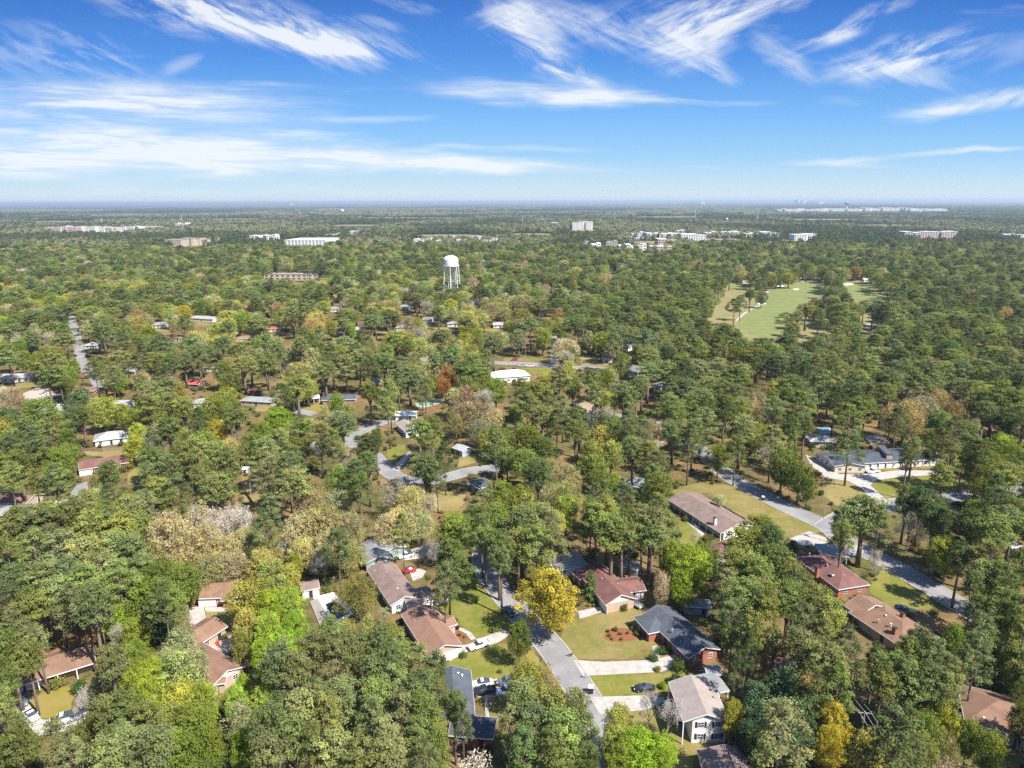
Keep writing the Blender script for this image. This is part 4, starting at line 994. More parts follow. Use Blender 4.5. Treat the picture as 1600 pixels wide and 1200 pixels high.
house('big brown roofed house in the bottom right corner', 'bottom right brown roofed house', [wg((1507, 1128), (1590, 1150), 13, roof='brown', wall='tan', k='hip', Lb=6)],
      extras=[('vent', 1537, 1123, 4.6, 1), ('vent', 1555, 1123, 4.6, 1), ('vent', 1573, 1150, 3.6, 1)])
house('grey roofed white house behind the maroon roofed house', 'grey roofed white house', [wg((868, 893), (920, 884), 9, roof='grey', wall='white', k='hip')], detail=1)
# outbuildings
def shed(label, A, B, W, roof, wall, h=2.3, k='gable'): house(label, None, [wg(A, B, W, roof=roof, wall=wall, h=h, k=k, ov=.25)], name='shed', cat='shed', detail=1)
shed('white walled shed with mauve roof beside the swimming pool', (471, 925), (500, 919), 5.2, 'mauve', 'white')
shed('small cream shed with grey roof behind the brick house', (1105, 1056), (1129, 1055), 3.4, 'grey', 'cream')
shed('low grey shed below the big bright green tree', (1068, 948), (1112, 951), 4, 'grey', 'grey')
shed('grey shed in shade behind the maroon roofed house', (966, 884), (996, 892), 4, 'grey', 'grey')
shed('small shed with rusty roof and pink wall among the right pines', (1212, 1046), (1246, 1050), 4.5, 'orange', 'red')
shed('long white shed in the narrow yard left of the mossy oak', (424, 852), (435, 856), 3.5, 'white', 'white')
shed('tiny white shed on the narrow yard', (441, 848), (451, 849), 3, 'pale', 'white')
shed('small white shed by the tan open yard', (377, 734), (386, 734), 3, 'white', 'white')
house('flat grey carport roof beside the maroon hip roofed house', 'flat grey carport', [wg((1283, 868), (1345, 872), 7.5, roof='grey', k='open', h=2.6, pitch=.02)], name='carport', cat='carport', detail=0)
# farther houses seen between crowns
FAR_H = [((287, 600), (310, 601), 'redr', 'red', 'red roofed house behind the pine trunks at left'), ((320, 574), (337, 575), 'orange', 'white', 'orange roofed house high between left pines'),
 ((0, 592), (46, 590), 'pale', 'white', 'white roofed house at the left edge beyond the oak'), ((367, 530), (395, 529), 'orange', 'white', 'orange roofed white gabled house beyond the green tree'),
 ((416, 514), (437, 514), 'redr', 'white', 'pinkish roofed house left of the tan oak'), ((262, 528), (282, 528), 'brown', 'tan', 'brown roof showing among left pines'),
 ((176, 524), (186, 524), 'orange', 'white', 'small orange gable beside the left street'), ((511, 483), (536, 483), 'grey', 'white', 'grey roofed house behind the lime tree'),
 ((558, 485), (568, 485), 'pale', 'white', 'tiny pale roof beyond the lime tree'), ((618, 512), (640, 512), 'grey', 'white', 'grey roofed house by the reddish bare tree'), ((625, 480), (642, 480), 'grey', 'blue', 'blue grey roof below the water tower woods'),
 ((698, 506), (716, 506), 'grey', 'white', 'grey roof right of the tan tree under the water tower'), ((770, 508), (786, 508), 'pale', 'white', 'pale roof at the gap right of the water tower'), ((800, 487), (815, 487), 'tanr', 'tan', 'tan roof near the dirt patch'),
 ((296, 497), (332, 499), 'pale', 'white', 'pale roofed house behind golden trees'), ((970, 541), (982, 543), 'pale', 'white', 'pale flat roof near the bright bush'), ((900, 458), (908, 458), 'white', 'white', 'tiny white roof in the woods'),
 ((1385, 388), (1400, 388), 'pale', 'white', 'pale roof in the right woods'), ((956, 424), (965, 424), 'tanr', 'white', 'small tan wall in woods above the golf course'), ((1145, 439), (1160, 439), 'mauve', 'tan', 'mauve roof at the far end of the golf course'),
 ((1350, 437), (1360, 437), 'white', 'white', 'small white hut by the far fairway'), ((1595, 463), (1610, 463), 'white', 'white', 'white roof at the right edge woods'), ((195, 580), (210, 581), 'grey', 'tan', 'grey roof under the left pines'),
 ((205, 562), (224, 562), 'brown', 'tan', 'brown roof in the left pines beyond the cottage'), ((345, 590), (361, 590), 'grey', 'white', 'grey roof behind the red roofed house'), ((575, 600), (592, 600), 'grey', 'tan', 'grey roof in the dark pine stand'),
 ((940, 560), (956, 561), 'orange', 'white', 'orange roof left of the white gabled house'), ((905, 652), (922, 655), 'grey', 'white', 'grey roof under the central pines'), ((60, 642), (90, 640), 'pale', 'white', 'pale roof behind the left bare trees'), ((130, 540), (150, 540), 'pale', 'white', 'pale roof right of the left street'),
 ((236, 508), (256, 508), 'grey', 'white', 'grey roof in the far left woods'), ((505, 520), (526, 520), 'mauve', 'white', 'mauve roof between tan oaks'), ((545, 515), (562, 516), 'pale', 'white', 'pale roof before the tan oaks'), ((735, 470), (752, 470), 'grey', 'white', 'grey roof right of the water tower legs'), ((660, 500), (676, 500), 'taupe', 'white', 'taupe roof left of the tower oaks'),
 ((840, 490), (856, 490), 'orange', 'white', 'orange roof by the dirt patch'), ((478, 700), (498, 704), 'grey', 'white', 'grey roof beside the cul de sac bend'), ((1000, 690), (1022, 696), 'mauve', 'tan', 'mauve roof along the middle street'), ((440, 575), (462, 576), 'grey', 'white', 'grey roof glimpsed behind the gold oak'), ((1020, 600), (1032, 604), 'pale', 'white', 'pale roof edge at the pine wood')]
for i, (cx, cy, rx, ry, m_) in enumerate([(a, b, c, d, ('mid', 'tan', 'gold')[j % 3]) for j, (a, b, c, d) in enumerate([(350, 598, 18, 3), (205, 600, 18, 3), (310, 506, 20, 2.4), (150, 548, 16, 2.6), (245, 516, 18, 2.2), (520, 528, 20, 2.6), (590, 520, 20, 2.4), (690, 514, 22, 2.4), (760, 516, 22, 2.6), (815, 496, 20, 2.4), (930, 570, 22, 3), (905, 600, 14, 3), (75, 650, 24, 4), (30, 640, 20, 3.4), (560, 606, 20, 3), (480, 712, 18, 4), (1010, 705, 18, 4), (405, 600, 14, 3), (640, 492, 16, 2)])]):
    blob('lawn', cx, cy, rx, ry, .02 + .0006 * i, LAWN[m_], seed=i + 90, mask=True)
for i, (A, B, r, wl, lb) in enumerate(FAR_H):
    house(lb, None, [wg(A, B, 9, roof=r, wall=wl, k='hip' if i % 2 else 'gable')], detail=1 if A[1] > 480 else 0)
# ------------------------------------------------------------------ distant commercial buildings
def block(label, x0, x1, ybase, htpx, deppx, rm, wm, name='building', cat='building', parts=1, group=None, wins=True, jag=0):
    """a flat roofed building: image span x0..x1, foot at ybase, wall height in px, roof depth in metres"""
    z0 = 26.0 if ybase < 335 else 10.0 if ybase < 410 else 6.0     # the nearer crowns hide the foot of the walls
    a, b = G(x0, ybase, z0), G(x1, ybase, z0); a.z = b.z = 0
    h = z0 + htpx * proj(a.x, a.y, 0)[2] / F; dep = deppx
    u = (b - a).normalized(); n = Vector((-u.y, u.x, 0)); cen = (a + b) / 2 + n * dep / 2
    root = empty(name, cen, label, cat, group); root['_off'] = tuple(cen)
    L = (b - a).length; m = MB(); r = MB(); rr = random.Random(int(x0 * 7 + ybase)); x = 0; k = 0
    while x < L - 1:
        l = L / parts if not jag else min(L - x, L / parts * rr.uniform(.5, 1.6)); hh = h * (rr.uniform(.8, 1.05) if jag else 1); d2 = dep * (rr.uniform(.5, 1) if jag else 1); o_ = rr.uniform(0, dep * .3) if jag else 0
        c = a + u * (x + l / 2) + n * (d2 / 2 + o_)
        m.box((c.x, c.y, hh / 2), (l * .985, d2, hh), 0, u, n); r.box((c.x, c.y, hh + .2), (l * .985 + .6, d2 + .6, .5), 0, u, n)
        if k % 2 == 0: r.box((c.x + 3, c.y, hh + 1), (min(6, l * .2), 4, 1.4), 0, u, n)
        if wins and l > 6:
            nf = max(1, int(hh // 4)); nc = max(1, min(12, int(l // 6)))
            q = MB()
            for f in range(nf):
                for j in range(nc):
                    pc = a + u * (x + (j + .5) * l / nc) + n * (o_ - .06); q.box((pc.x, pc.y, (f + .5) * hh / nf), (l / nc * .5, .2, min(2.2, hh / nf * .45)), 0, u, n)
            q.build('window_row', GLASS, root)
        x += l; k += 1
    m.build('wall', wm, root); r.build('roof', rm, root)
    MASKS.append([(x0, ybase + .3), (x1, ybase + .3), (x1, ybase - htpx - 1), (x0, ybase - htpx - 1)]); MD[len(MASKS) - 1] = a.y
    return root
WR, GRF, PK = RF['white'], RF['grey'], plain('pink_stucco', (0.55, 0.42, 0.37), .8, .2, .1, .05)
WW = plain('white_stucco', (0.7, 0.69, 0.67), .8, .2, .1, .05); TW = plain('tan_stucco', (0.45, 0.38, 0.3), .8, .2, .1, .05)
block('big white roofed warehouse left of the water tower', 444, 509, 382.5, 7, 110, WR, WW)
for i, (x0, x1, y, h, d, r_, w_, j) in enumerate([
 (65, 98, 358.5, 4.5, 60, WR, PK, 3), (100, 122, 359, 4, 60, WR, PK, 2), (125, 158, 358.5, 4, 60, WR, WW, 3), (162, 178, 359, 4.5, 50, WR, PK, 2), (180, 212, 358, 4, 60, WR, WW, 3), (214, 246, 357, 3, 50, WR, PK, 2), (272, 290, 353, 4.5, 40, WR, WW, 2)]):
    block(['pink walled shop block at the left end of the far retail row', 'pale roofed pair of shops second in the far retail row', 'white shop block third in the far retail row', 'narrow tall pink block in the middle of the far retail row',
           'white shop block right of the narrow pink block in the retail row', 'long low block closing the right end of the retail row', 'lone white hall right of the far retail row'][i], x0, x1, y, h, d, r_, w_, parts=j, jag=1)
for i, (x0, x1, y, h) in enumerate([(232, 250, 376, 3), (254, 279, 380, 5), (281, 300, 378, 5), (302, 318, 377, 4), (320, 348, 374, 3), (388, 402, 372, 3.5), (404, 430, 371, 4), (508, 530, 368, 3), (543, 560, 364, 2.5)]):
    block(['low tan block at the left of the far apartments', 'taupe roofed apartments with balconies left of the white hall', 'apartment block under the small white roof', 'squat apartment block beside the orange one', 'long low pale shops right of the far apartments',
           'small white house left of the warehouse', 'white hall touching the warehouse trees', 'thin pale roof right of the warehouse', 'two tiny white roofs right of the warehouse'][i], x0, x1, y, h, 40, RF['taupe'] if i < 5 else WR, TW if i < 5 else WW, parts=2, jag=1)
rr = random.Random(5)
for i, x in enumerate(range(646, 770, 11)):
    block('%s townhouse in the far row right of the water tower, %s from left' % (['white', 'grey', 'taupe'][i % 3], ['first', 'second', 'third', 'fourth', 'fifth', 'sixth', 'seventh', 'eighth', 'ninth', 'tenth', 'eleventh', 'twelfth'][i]), x, x + rr.uniform(6, 10), 375 + rr.uniform(-4, 4.5), rr.uniform(2.5, 4), 22, [WR, GRF, RF['taupe']][i % 3], WW, name='townhouse', cat='townhouse', parts=1, group='far row of townhouses')
block('tall white hotel like building with stepped roofline', 894, 926, 355.5, 8.5, 60, WR, WW, parts=5, jag=1)
L3 = [(856, 872, 350, 2), (905, 920, 382, 3), (922, 940, 384, 3), (948, 966, 383, 5), (968, 990, 388, 4.5), (992, 1012, 387, 4), (1018, 1050, 388, 4.5), (984, 1010, 368, 4.5), (1012, 1032, 370, 5), (1030, 1060, 378, 3.5), (1034, 1062, 369.5, 5), (1064, 1104, 370.5, 4),
      (1056, 1072, 363, 3), (1106, 1122, 367, 4), (1126, 1158, 366, 4), (1166, 1186, 368, 3), (1190, 1222, 367, 4), (1242, 1280, 370, 4.5), (1566, 1580, 369, 3.5), (1584, 1606, 371, 4)]
LB3 = ['faint pale roof left of the hotel', 'grey roof cluster left of the white parking strip', 'taupe block beside the grey roof cluster', 'grey pitched block left of the nearest white strip', 'nearest long white roof of the central shops', 'second nearest white roof of the central shops',
       'broad white roof right of the nearest central shops', 'white block at the left of the rear central shops', 'tall white block in the rear central shops', 'thin tan roofed strip behind the broad white roof', 'white block in the middle of the rear central shops', 'long white block right in the rear central shops',
       'little white roof above the rear central shops', 'white block where the central shops meet trees', 'long white roof far right of the central shops', 'small white roof half in trees right of the shops', 'white roof above the left golf trees', 'white roofed block above the golf course', 'small white block at the far right woods', 'white block at the right edge above the woods']
for i, (x0, x1, y, h) in enumerate(L3):
    block(LB3[i], x0, x1, y, h, 70, WR if i not in (1, 3) else GRF, WW if i % 3 else TW, parts=2, jag=1)
block('long pink walled white roofed building in the right distance', 1414, 1500, 367, 4.5, 60, WR, PK, parts=6, jag=1)
LB4 = ['westernmost white hangar of the far airfield', 'second white hangar of the far airfield', 'domed middle hangar of the far airfield', 'wide white terminal of the far airfield', 'grey white hangar behind the control tower', 'tall white blue hangar of the far airfield', 'white hangar with open doors', 'wide pale hangar right of the open one', 'last low white shed of the far airfield']
for i, (x0, x1, h) in enumerate([(1216, 1240, 2), (1242, 1274, 2), (1277, 1302, 2.6), (1304, 1344, 2.6), (1346, 1368, 3.4), (1370, 1402, 4), (1406, 1420, 3.6), (1422, 1444, 4), (1447, 1484, 2.6)]):
    block(LB4[i], x0, x1, 328.6, h, 300, WR, WW, name='hangar', cat='hangar', parts=3, jag=1, wins=False, group='hangars of the far airfield')
for i, (x0, x1, y, h, lb) in enumerate([(1240, 1247, 317.5, 5, 'tall tower block on the right horizon'), (1249, 1255, 317.5, 4, 'second tower block on the right horizon'), (1258, 1280, 317.6, 2.4, 'low skyline right of the tower blocks'), (1070, 1096, 318.2, 2, 'pale skyline on the horizon above the shops'), (420, 452, 320, 1.2, 'faint white works on the left horizon')]):
    block(lb, x0, x1, y, h, 200, WR, WW, parts=2, wins=False, name='tower_block', cat='building')
block('long low tan building strip behind the left mid woods', 412, 497, 431, 2.4, 16, RF['taupe'], TW, parts=5)

# ------------------------------------------------------------------ water towers, control tower, masts
def water_tower():
    b = G(706, 478); Y = b.y; base = Vector((b.x, b.y, 0)); root = empty('water_tower', base, 'white water tower on tall legs rising above the woods', 'water tower')
    root['_off'] = tuple(base)
    top = 105 - 0.0; z = lambda py: (lambda v: CAMH + v.z / v.y * b.y)(ray(706, py))
    zt, zb = z(399), z(415.5); R = 11.8 * proj(b.x, b.y, 45)[2] / F
    m = MB(); prof = [(0.01, zt)] + [(R * math.sin(t), zt - (zt - zb) * .42 * (1 - math.cos(t))) for t in [k * math.pi / 16 for k in range(1, 9)]]
    prof += [(R, zb + 2.2), (R * .99, zb + .6), (R * .82, zb - 1.6), (R * .5, zb - 3.2), (.9, zb - 4.4)]
    m.lathe((b.x, b.y, 0), prof[::-1], 40); m.build('tank', WHITE, root, smooth=True)
    r = MB(); r.lathe((b.x, b.y, 0), [(R * 1.0, zb - .1), (R * 1.1, zb - .1), (R * 1.1, zb + .2), (R * 1.0, zb + .2)], 32)
    for k in range(32):
        a = k * math.pi / 16; r.tube([(b.x + R * 1.09 * math.cos(a), b.y + R * 1.09 * math.sin(a), zb), (b.x + R * 1.09 * math.cos(a), b.y + R * 1.09 * math.sin(a), zb + 1.3)], [.05, .05], 4)
    r.lathe((b.x, b.y, 0), [(R * 1.08, zb + 1.2), (R * 1.1, zb + 1.2), (R * 1.1, zb + 1.3), (R * 1.08, zb + 1.3)], 32); r.build('balcony', WHITE, root)
    c = MB(); c.tube([(b.x, b.y, 0), (b.x, b.y, zb - 3)], [.6, .6], 12); c.build('riser_pipe', WHITE, root)
    nl = 7; P = lambda k, f: Vector((b.x + R * (1.32 - .32 * f) * math.cos(k * 2 * math.pi / nl + .2), b.y + R * (1.32 - .32 * f) * math.sin(k * 2 * math.pi / nl + .2), zb * f))
    for k in range(nl):
        l = MB(); l.tube([P(k, 0), P(k, 1)], [.36, .3], 8); l.build('leg', WHITE, root)
    br = MB()
    for f in (.3, .64):
        for k in range(nl): br.tube([P(k, f), P(k + 1, f)], [.13, .13], 5)
    for f0, f1 in ((0, .3), (.3, .64), (.64, .97)):
        for k in range(nl): br.tube([P(k, f0), P(k + 1, f1)], [.05, .05], 4); br.tube([P(k + 1, f0), P(k, f1)], [.05, .05], 4)
    br.build('bracing', WHITE, root)
    LAND.append((706, 440, 'water tower')); MASKS.append([(690, 396), (722, 396), (724, 450), (692, 442)]); MD[len(MASKS) - 1] = b.y; FOOT.append([(b.x - R, b.y - R), (b.x + R, b.y - R), (b.x + R, b.y + R), (b.x - R, b.y + R)])
water_tower()
def ball_tower(px, pyb, htpx, label, rpx):
    b = G(px, pyb); s = proj(b.x, b.y, 0)[2] / F; h = htpx * s; R = rpx * s
    root = empty('water_tower', b, label, 'water tower'); root['_off'] = tuple(b)
    m = MB(); m.tube([(b.x, b.y, 0), (b.x, b.y, h - R)], [R * .35, R * .22], 10); m.build('pedestal', WHITE, root)
    m = MB(); m.lathe((b.x, b.y, h - R * .8), [(max(.01, R * math.sin(t)), -R * .8 * math.cos(t)) for t in [k * math.pi / 12 for k in range(13)]], 20); m.build('tank', WHITE, root, smooth=True)
ball_tower(535, 334, 7, 'tiny white ball water tower on the far left horizon woods', 2.6)
ball_tower(1135, 352, 11, 'far pale spherical tower above the distant woods', 2.0)
def control_tower():
    b = G(1322, 329); s = proj(b.x, b.y, 0)[2] / F; root = empty('control_tower', b, 'airfield control tower with a wide cab above the far hangars', 'control tower'); root['_off'] = tuple(b)
    m = MB(); m.tube([(b.x, b.y, 0), (b.x, b.y, 9 * s)], [1.6 * s, 1.1 * s], 10); m.build('shaft', WW, root)
    m = MB(); m.lathe((b.x, b.y, 9 * s), [(1.2 * s, 0), (4 * s, 1.2 * s), (4.2 * s, 1.6 * s)], 12); m.build('cab_base', WW, root)
    m = MB(); m.lathe((b.x, b.y, 10.6 * s), [(3.4 * s, 0), (3.9 * s, 1.4 * s)], 12); m.build('cab_window', GLASS, root)
    m = MB(); m.lathe((b.x, b.y, 12 * s), [(4.2 * s, 0), (4.2 * s, .4 * s), (.1, .9 * s)], 12); m.build('cab_roof', WW, root)
control_tower()
for i, (px, pyb, h, lb) in enumerate([(1086, 340, 13, 'pale mast in the far woods right of the hotel'), (960, 350, 17, 'thin mast between hotel and shops'), (998, 319, 6, 'mast on the horizon above the hotel'), (816, 350, 12, 'mast left of the hotel'), (847, 349, 11, 'mast just left of the hotel'), (160, 352, 12, 'mast above the far retail row'), (177, 350, 8, 'short mast at the centre of the retail row'),
    (220, 352, 7, 'mast at the right of the retail row'), (284, 349, 13, 'tall mast above the lone white hall'), (270, 350, 8, 'short mast left of the lone white hall'), (1183, 348, 17, 'mast above the far right woods'), (1273, 340, 8, 'small mast before the airfield'), (408, 352, 8, 'mast left of the warehouse skyline'), (1488, 329, 8, 'slim mast at the right end of the airfield')]):
    b = G(px, pyb); s = proj(b.x, b.y, 0)[2] / F; root = empty('mast', b, lb, 'mast', None); root['_off'] = tuple(b)
    m = MB(); m.tube([(b.x, b.y, 0), (b.x, b.y, h * s)], [.35 * s, .2 * s], 6); m.build('pole', WHITE, root)
    m = MB(); m.box((b.x, b.y, h * s * .95), (1.1 * s, 1.1 * s, .9 * s)); m.build('antenna', GREYP, root)

# ------------------------------------------------------------------ poles, lamps, wires
def pole(pb, htpx, label, arms=1, trans=True, name='utility_pole', lamp=False, heading=None):
    b = G(*pb); s = proj(b.x, b.y, 0)[2] / F
    d = proj(b.x, b.y, 10); k = (pb[1] - d[1]) / 10.0; h = htpx / k
    root = empty(name, b, label, 'utility pole' if not lamp else 'street lamp'); root['_off'] = tuple(b)
    m = MB(); m.tube([(b.x, b.y, -.2), (b.x, b.y, h)], [.17, .11] if not lamp else [.12, .08], 8); m.build('pole', GWOOD if not lamp else GREYP, root)
    hd = heading or Vector((1, 0, 0)); hn = Vector((-hd.y, hd.x, 0))
    for i in range(arms):
        m = MB(); m.box((b.x, b.y, h - .3 - i * 1.1), (2.6, .16, .16), 0, hd, hn); m.build('crossarm', GWOOD, root)
        for q in (-1.1, 0, 1.1):
            m = MB(); p = Vector((b.x, b.y, h - .12 - i * 1.1)) + hd * q; m.tube([p, p + Vector((0, 0, .28))], [.07, .05], 6); m.build('insulator', WHITE, root)
    if trans:
        m = MB(); p = Vector((b.x, b.y, h - 2.2)) + hn * .42; m.tube([p - Vector((0, 0, .55)), p + Vector((0, 0, .5))], [.3, .3], 12); m.tube([p + Vector((0, 0, .5)), p + Vector((0, 0, .75))], [.1, .06], 6); m.build('transformer', GREYP, root)
    if lamp:
        m = MB(); p = Vector((b.x, b.y, h)); m.tube([p - Vector((0, 0, .1)), p + hd * 1.2 + Vector((0, 0, .5)), p + hd * 2.6 + Vector((0, 0, .55))], [.06, .05, .05], 6); m.build('arm', GREYP, root)
        m = MB(); m.box(p + hd * 2.9 + Vector((0, 0, .5)), (.9, .36, .2), 0, hd, hn); m.build('lamp_head', GREYP, root)
    return b, h, hd
hd1 = Vector((1, -.15, 0)).normalized()
p1 = pole((1341, 1184), 72, 'weathered utility pole with crossarm and transformer near the golden tree', heading=hd1)
hd2 = Vector((1, -.4, 0)).normalized()
p2 = pole((1413, 838), 58, 'utility pole with a double crossarm left of the dark evergreens', arms=2, trans=False, heading=hd2)
p3 = pole((1303, 850), 54, 'utility pole at the street junction beside the large pine', arms=1, trans=True)
pole((1288, 803), 42, 'street lamp at the tip of the junction island', arms=0, trans=False, name='street_lamp', lamp=True)
pole((392.5, 778), 46, 'bare pole in the tan open yard', arms=0, trans=False)
pole((453, 898), 28, 'short pole at the end of the narrow yard', arms=0, trans=False)
pole((76, 637), 30, 'pole with arm before the bare trees at left', arms=1, trans=False)
pole((904, 541), 20, 'street lamp by the cross street', arms=0, trans=False, name='street_lamp', lamp=True)
pole((821, 562), 34, 'tall pole beside the cross street pines', arms=1, trans=False)
pole((104, 622), 30, 'slim pole in front of the brown roofed cottage', arms=1, trans=False)
def wires(a, b, label, n=3, sag=1.2, spread=1.1, group=None):
    (pa, ha, da), (pb, hb, db) = a, b; m = MB()
    for q in np.linspace(-spread, spread, n):
        s = pa + da * q + Vector((0, 0, ha)); e = pb + db * q + Vector((0, 0, hb)); pts = []
        for k in range(13):
            t = k / 12; p = s.lerp(e, t); p.z -= sag * 4 * t * (1 - t); pts.append(p)
        m.tube(pts, [.04] * 13, 4, caps=False)
    o = m.build('power_line', GREYP); tag(o, label, 'power line', group)
e1 = (G(1222, 1030, 0), 11.5, hd1); e2 = (G(1415, 1290, 0), 11.5, hd1)
wires(p1, (G(1215, 985, 0), p1[1], hd1), 'power lines running up left from the weathered pole through the pines')
wires(p1, (G(1440, 1320, 0), p1[1], hd1), 'power lines running down right from the weathered pole')
wires(p2, p3, 'power lines from the double crossarm pole to the junction pole', n=3)
wires(p2, (G(1520, 885, 0), 12, hd2), 'power lines running down right from the double crossarm pole', n=3)
MASKS += [[(1336, 1112), (1360, 1112), (1348, 1165), (1338, 1165)], [(1404, 778), (1420, 778), (1414, 800), (1408, 800)]]

# ------------------------------------------------------------------ fences, pool, bins and small things
def fence(label, px, h, m, pick=False):
    pts = [G(x, y) for x, y in px]; root = empty('fence', pts[0], label, 'fence'); root['_off'] = tuple(pts[0])
    pan, rail = MB(), MB()
    for a, b in zip(pts, pts[1:]):
        L = (b - a).length; u = (b - a) / L; n = Vector((-u.y, u.x, 0)); k = max(1, int(L / 2.4))
        for i in range(k + 1):
            p = a + u * L * i / k; q = MB(); q.box((p.x, p.y, h / 2 + .05), (.12, .12, h + .1), 0, u, n); q.build('post', m, root)
        nb = int(L / (.3 if pick else .16))
        for i in range(nb):
            p = a + u * (i + .5) * L / nb + n * .04; pan.box((p.x, p.y, h / 2), (.1 if pick else .145, .02, h - .08), 0, u, n)
        for z in (.3 * h, .8 * h): c = (a + b) / 2; rail.box((c.x, c.y, z), (L, .05, .09), 0, u, n)
    pan.build('pickets' if pick else 'boards', m, root); rail.build('rail', m, root)
fence('white picket fence along the top of the left front lawn', [(680, 946), (706, 939)], 1.1, WHITE, True)
fence('grey board fence beside the palm and the mauve ranch', [(1128, 796), (1153, 811), (1164, 817)], 1.7, GWOOD)
fence('weathered board fence of the yard in front of the pale roofed house', [(128, 705), (160, 706), (192, 703)], 1.6, WOOD)
fence('short board fence behind the pool shed', [(508, 911), (527, 908)], 1.6, WOOD)
fence('tan fence at the edge of the open yard', [(383, 770), (396, 790)], 1.5, WOOD)
def pool(label, deck, water, m=CONC, wm=None):
    zc = G(*deck[0]); root = empty('swimming_pool', zc, label, 'pool'); root['_off'] = tuple(zc)
    wpts = [G(x, y, .18) for x, y in water]; d = [G(x, y, .2) for x, y in deck]
    q = MB(); c = sum(wpts, Vector()) / len(wpts)
    # coping: a raised ring between the deck outline and the water outline
    k = len(wpts)
    for i in range(k):
        a, b, e, f = d[i], d[(i + 1) % k], wpts[(i + 1) % k], wpts[i]
        lo = [Vector((p.x, p.y, .0)) for p in (a, b, e, f)]; hi = [Vector((p.x, p.y, .24)) for p in (a, b, e, f)]
        q.hexa(lo + hi)
    q.build('coping', m, root); w_ = MB(); w_.poly([Vector((p.x, p.y, .16)) for p in wpts]); w_.build('water', wm, root)
    FOOT.append([(p.x, p.y) for p in d]); MASKS.append(water)
DW = mat('dark_pool_water', lambda t: bsdf(t, (0.01, 0.03, 0.035), .05, .6)); BW = mat('blue_pool_cover', lambda t: bsdf(t, (0.08, 0.4, 0.62), .3, .5))
WDECK = plain('white_coping', (0.62, 0.62, 0.6), .8, .2, .1)
pool('swimming pool with white coping and dark water beside the rounded oak', [(489, 934), (521, 925), (552, 958), (522, 977)], [(508, 944), (522, 939), (546, 958), (523, 971)], WDECK, DW)
pool('bright blue covered pool behind the pale roofed house', [(1276, 668), (1296, 668), (1304, 678), (1280, 678)], [(1280, 669), (1294, 669), (1300, 677), (1284, 677)], PINKC, BW)
pool('turquoise covered pool behind the reddish shrubs', [(648, 631), (690, 622), (694, 628), (654, 639)], [(651, 631), (688, 624), (690, 627), (656, 636)], PINKC, mat('turquoise_cover', lambda t: bsdf(t, (0.15, 0.42, 0.36), .4, .4)))
dk = MB(); q = [G(484, 941), G(496, 936), G(521, 978), G(502, 984)]
if (q[1] - q[0]).cross(q[2] - q[0]).z < 0: q = q[::-1]
dk.hexa([Vector((p.x, p.y, 0)) for p in q] + [Vector((p.x, p.y, .3)) for p in q]); rt = dk.build('pool_deck', GWOOD); tag(rt, 'weathered grey wooden deck along the swimming pool', 'deck'); MASKS.append([(484, 941), (496, 936), (521, 978), (502, 984)])
FOOT.append([(p.x, p.y) for p in q])
def lidded_bin(px, py, label, m, s=1.0):
    b = G(px, py); root = empty('wheeled_bin', b, label, 'bin'); root['_off'] = tuple(b); u = Vector((1, 0, 0))
    q = MB(); x, y = b.x, b.y; w0, w1, h = .26 * s, .34 * s, 1.0 * s
    q.hexa([(x - w0, y - w0, .08), (x + w0, y - w0, .08), (x + w0, y + w0, .08), (x - w0, y + w0, .08), (x - w1, y - w1, h), (x + w1, y - w1, h), (x + w1, y + w1, h), (x - w1, y + w1, h)]); q.build('body', m, root)
    q = MB(); q.hexa([(x - w1 - .04, y - w1 - .04, h), (x + w1 + .04, y - w1 - .04, h), (x + w1 + .04, y + w1 + .04, h + .05), (x - w1 - .04, y + w1 + .04, h + .05), (x - w1 * .9, y - w1 * .9, h + .08), (x + w1 * .9, y - w1 * .9, h + .08), (x + w1 * .9, y + w1 * .9, h + .15), (x - w1 * .9, y + w1 * .9, h + .15)]); q.build('lid', WHITE if m is DARK else m, root)
    for sg in (-1, 1):
        q = MB(); q.tube([(x + sg * w0 * .8, y + w0 + .05, .1), (x + sg * (w0 * .8 + .07), y + w0 + .05, .1)], [.11, .11], 10); q.build('wheel', RUBBER, root)
lidded_bin(923, 1083, 'dark bin with white lid at the lawn edge by the street', DARK, 1.7)
lidded_bin(1192, 782, 'black bin at the roadside near the ranch with the palm', DARK, 1.5)
lidded_bin(727, 1080, 'grey bin under the slate blue roof eave', GREYP, 1.0)
def mailbox(px, py, label):
    b = G(px, py); root = empty('mailbox', b, label, 'mailbox'); root['_off'] = tuple(b)
    q = MB(); q.box((b.x, b.y, .55), (.12, .12, 1.1)); q.build('post', WOOD, root)
    q = MB(); q.box((b.x, b.y, 1.15), (.55, .26, .16)); q.tube([(b.x - .275, b.y, 1.23), (b.x + .275, b.y, 1.23)], [.13, .13], 10); q.build('box', GREYP, root)
    q = MB(); q.box((b.x + .1, b.y - .15, 1.3), (.03, .03, .2)); q.box((b.x + .1, b.y - .15, 1.4), (.14, .03, .08)); q.build('flag', LAMPR, root)
for px, py, l in ((891, 1027, 'mailbox at the street corner of the wide tan lawn'), (914, 1060, 'mailbox just below the long white concrete driveway'), (799, 991, 'mailbox near the dark blue sedan'), (1230, 842, 'mailbox at the top of the pale drive by the junction'),
        (1398, 898, 'mailbox on the green lawn edge of the right street'), (1180, 775, 'mailbox on the ranch side of the right street'), (832, 1017, 'mailbox on the gold verge opposite the tan lawn'), (1395, 779, 'mailbox where the circular drive meets the road')):
    mailbox(px, py, l)
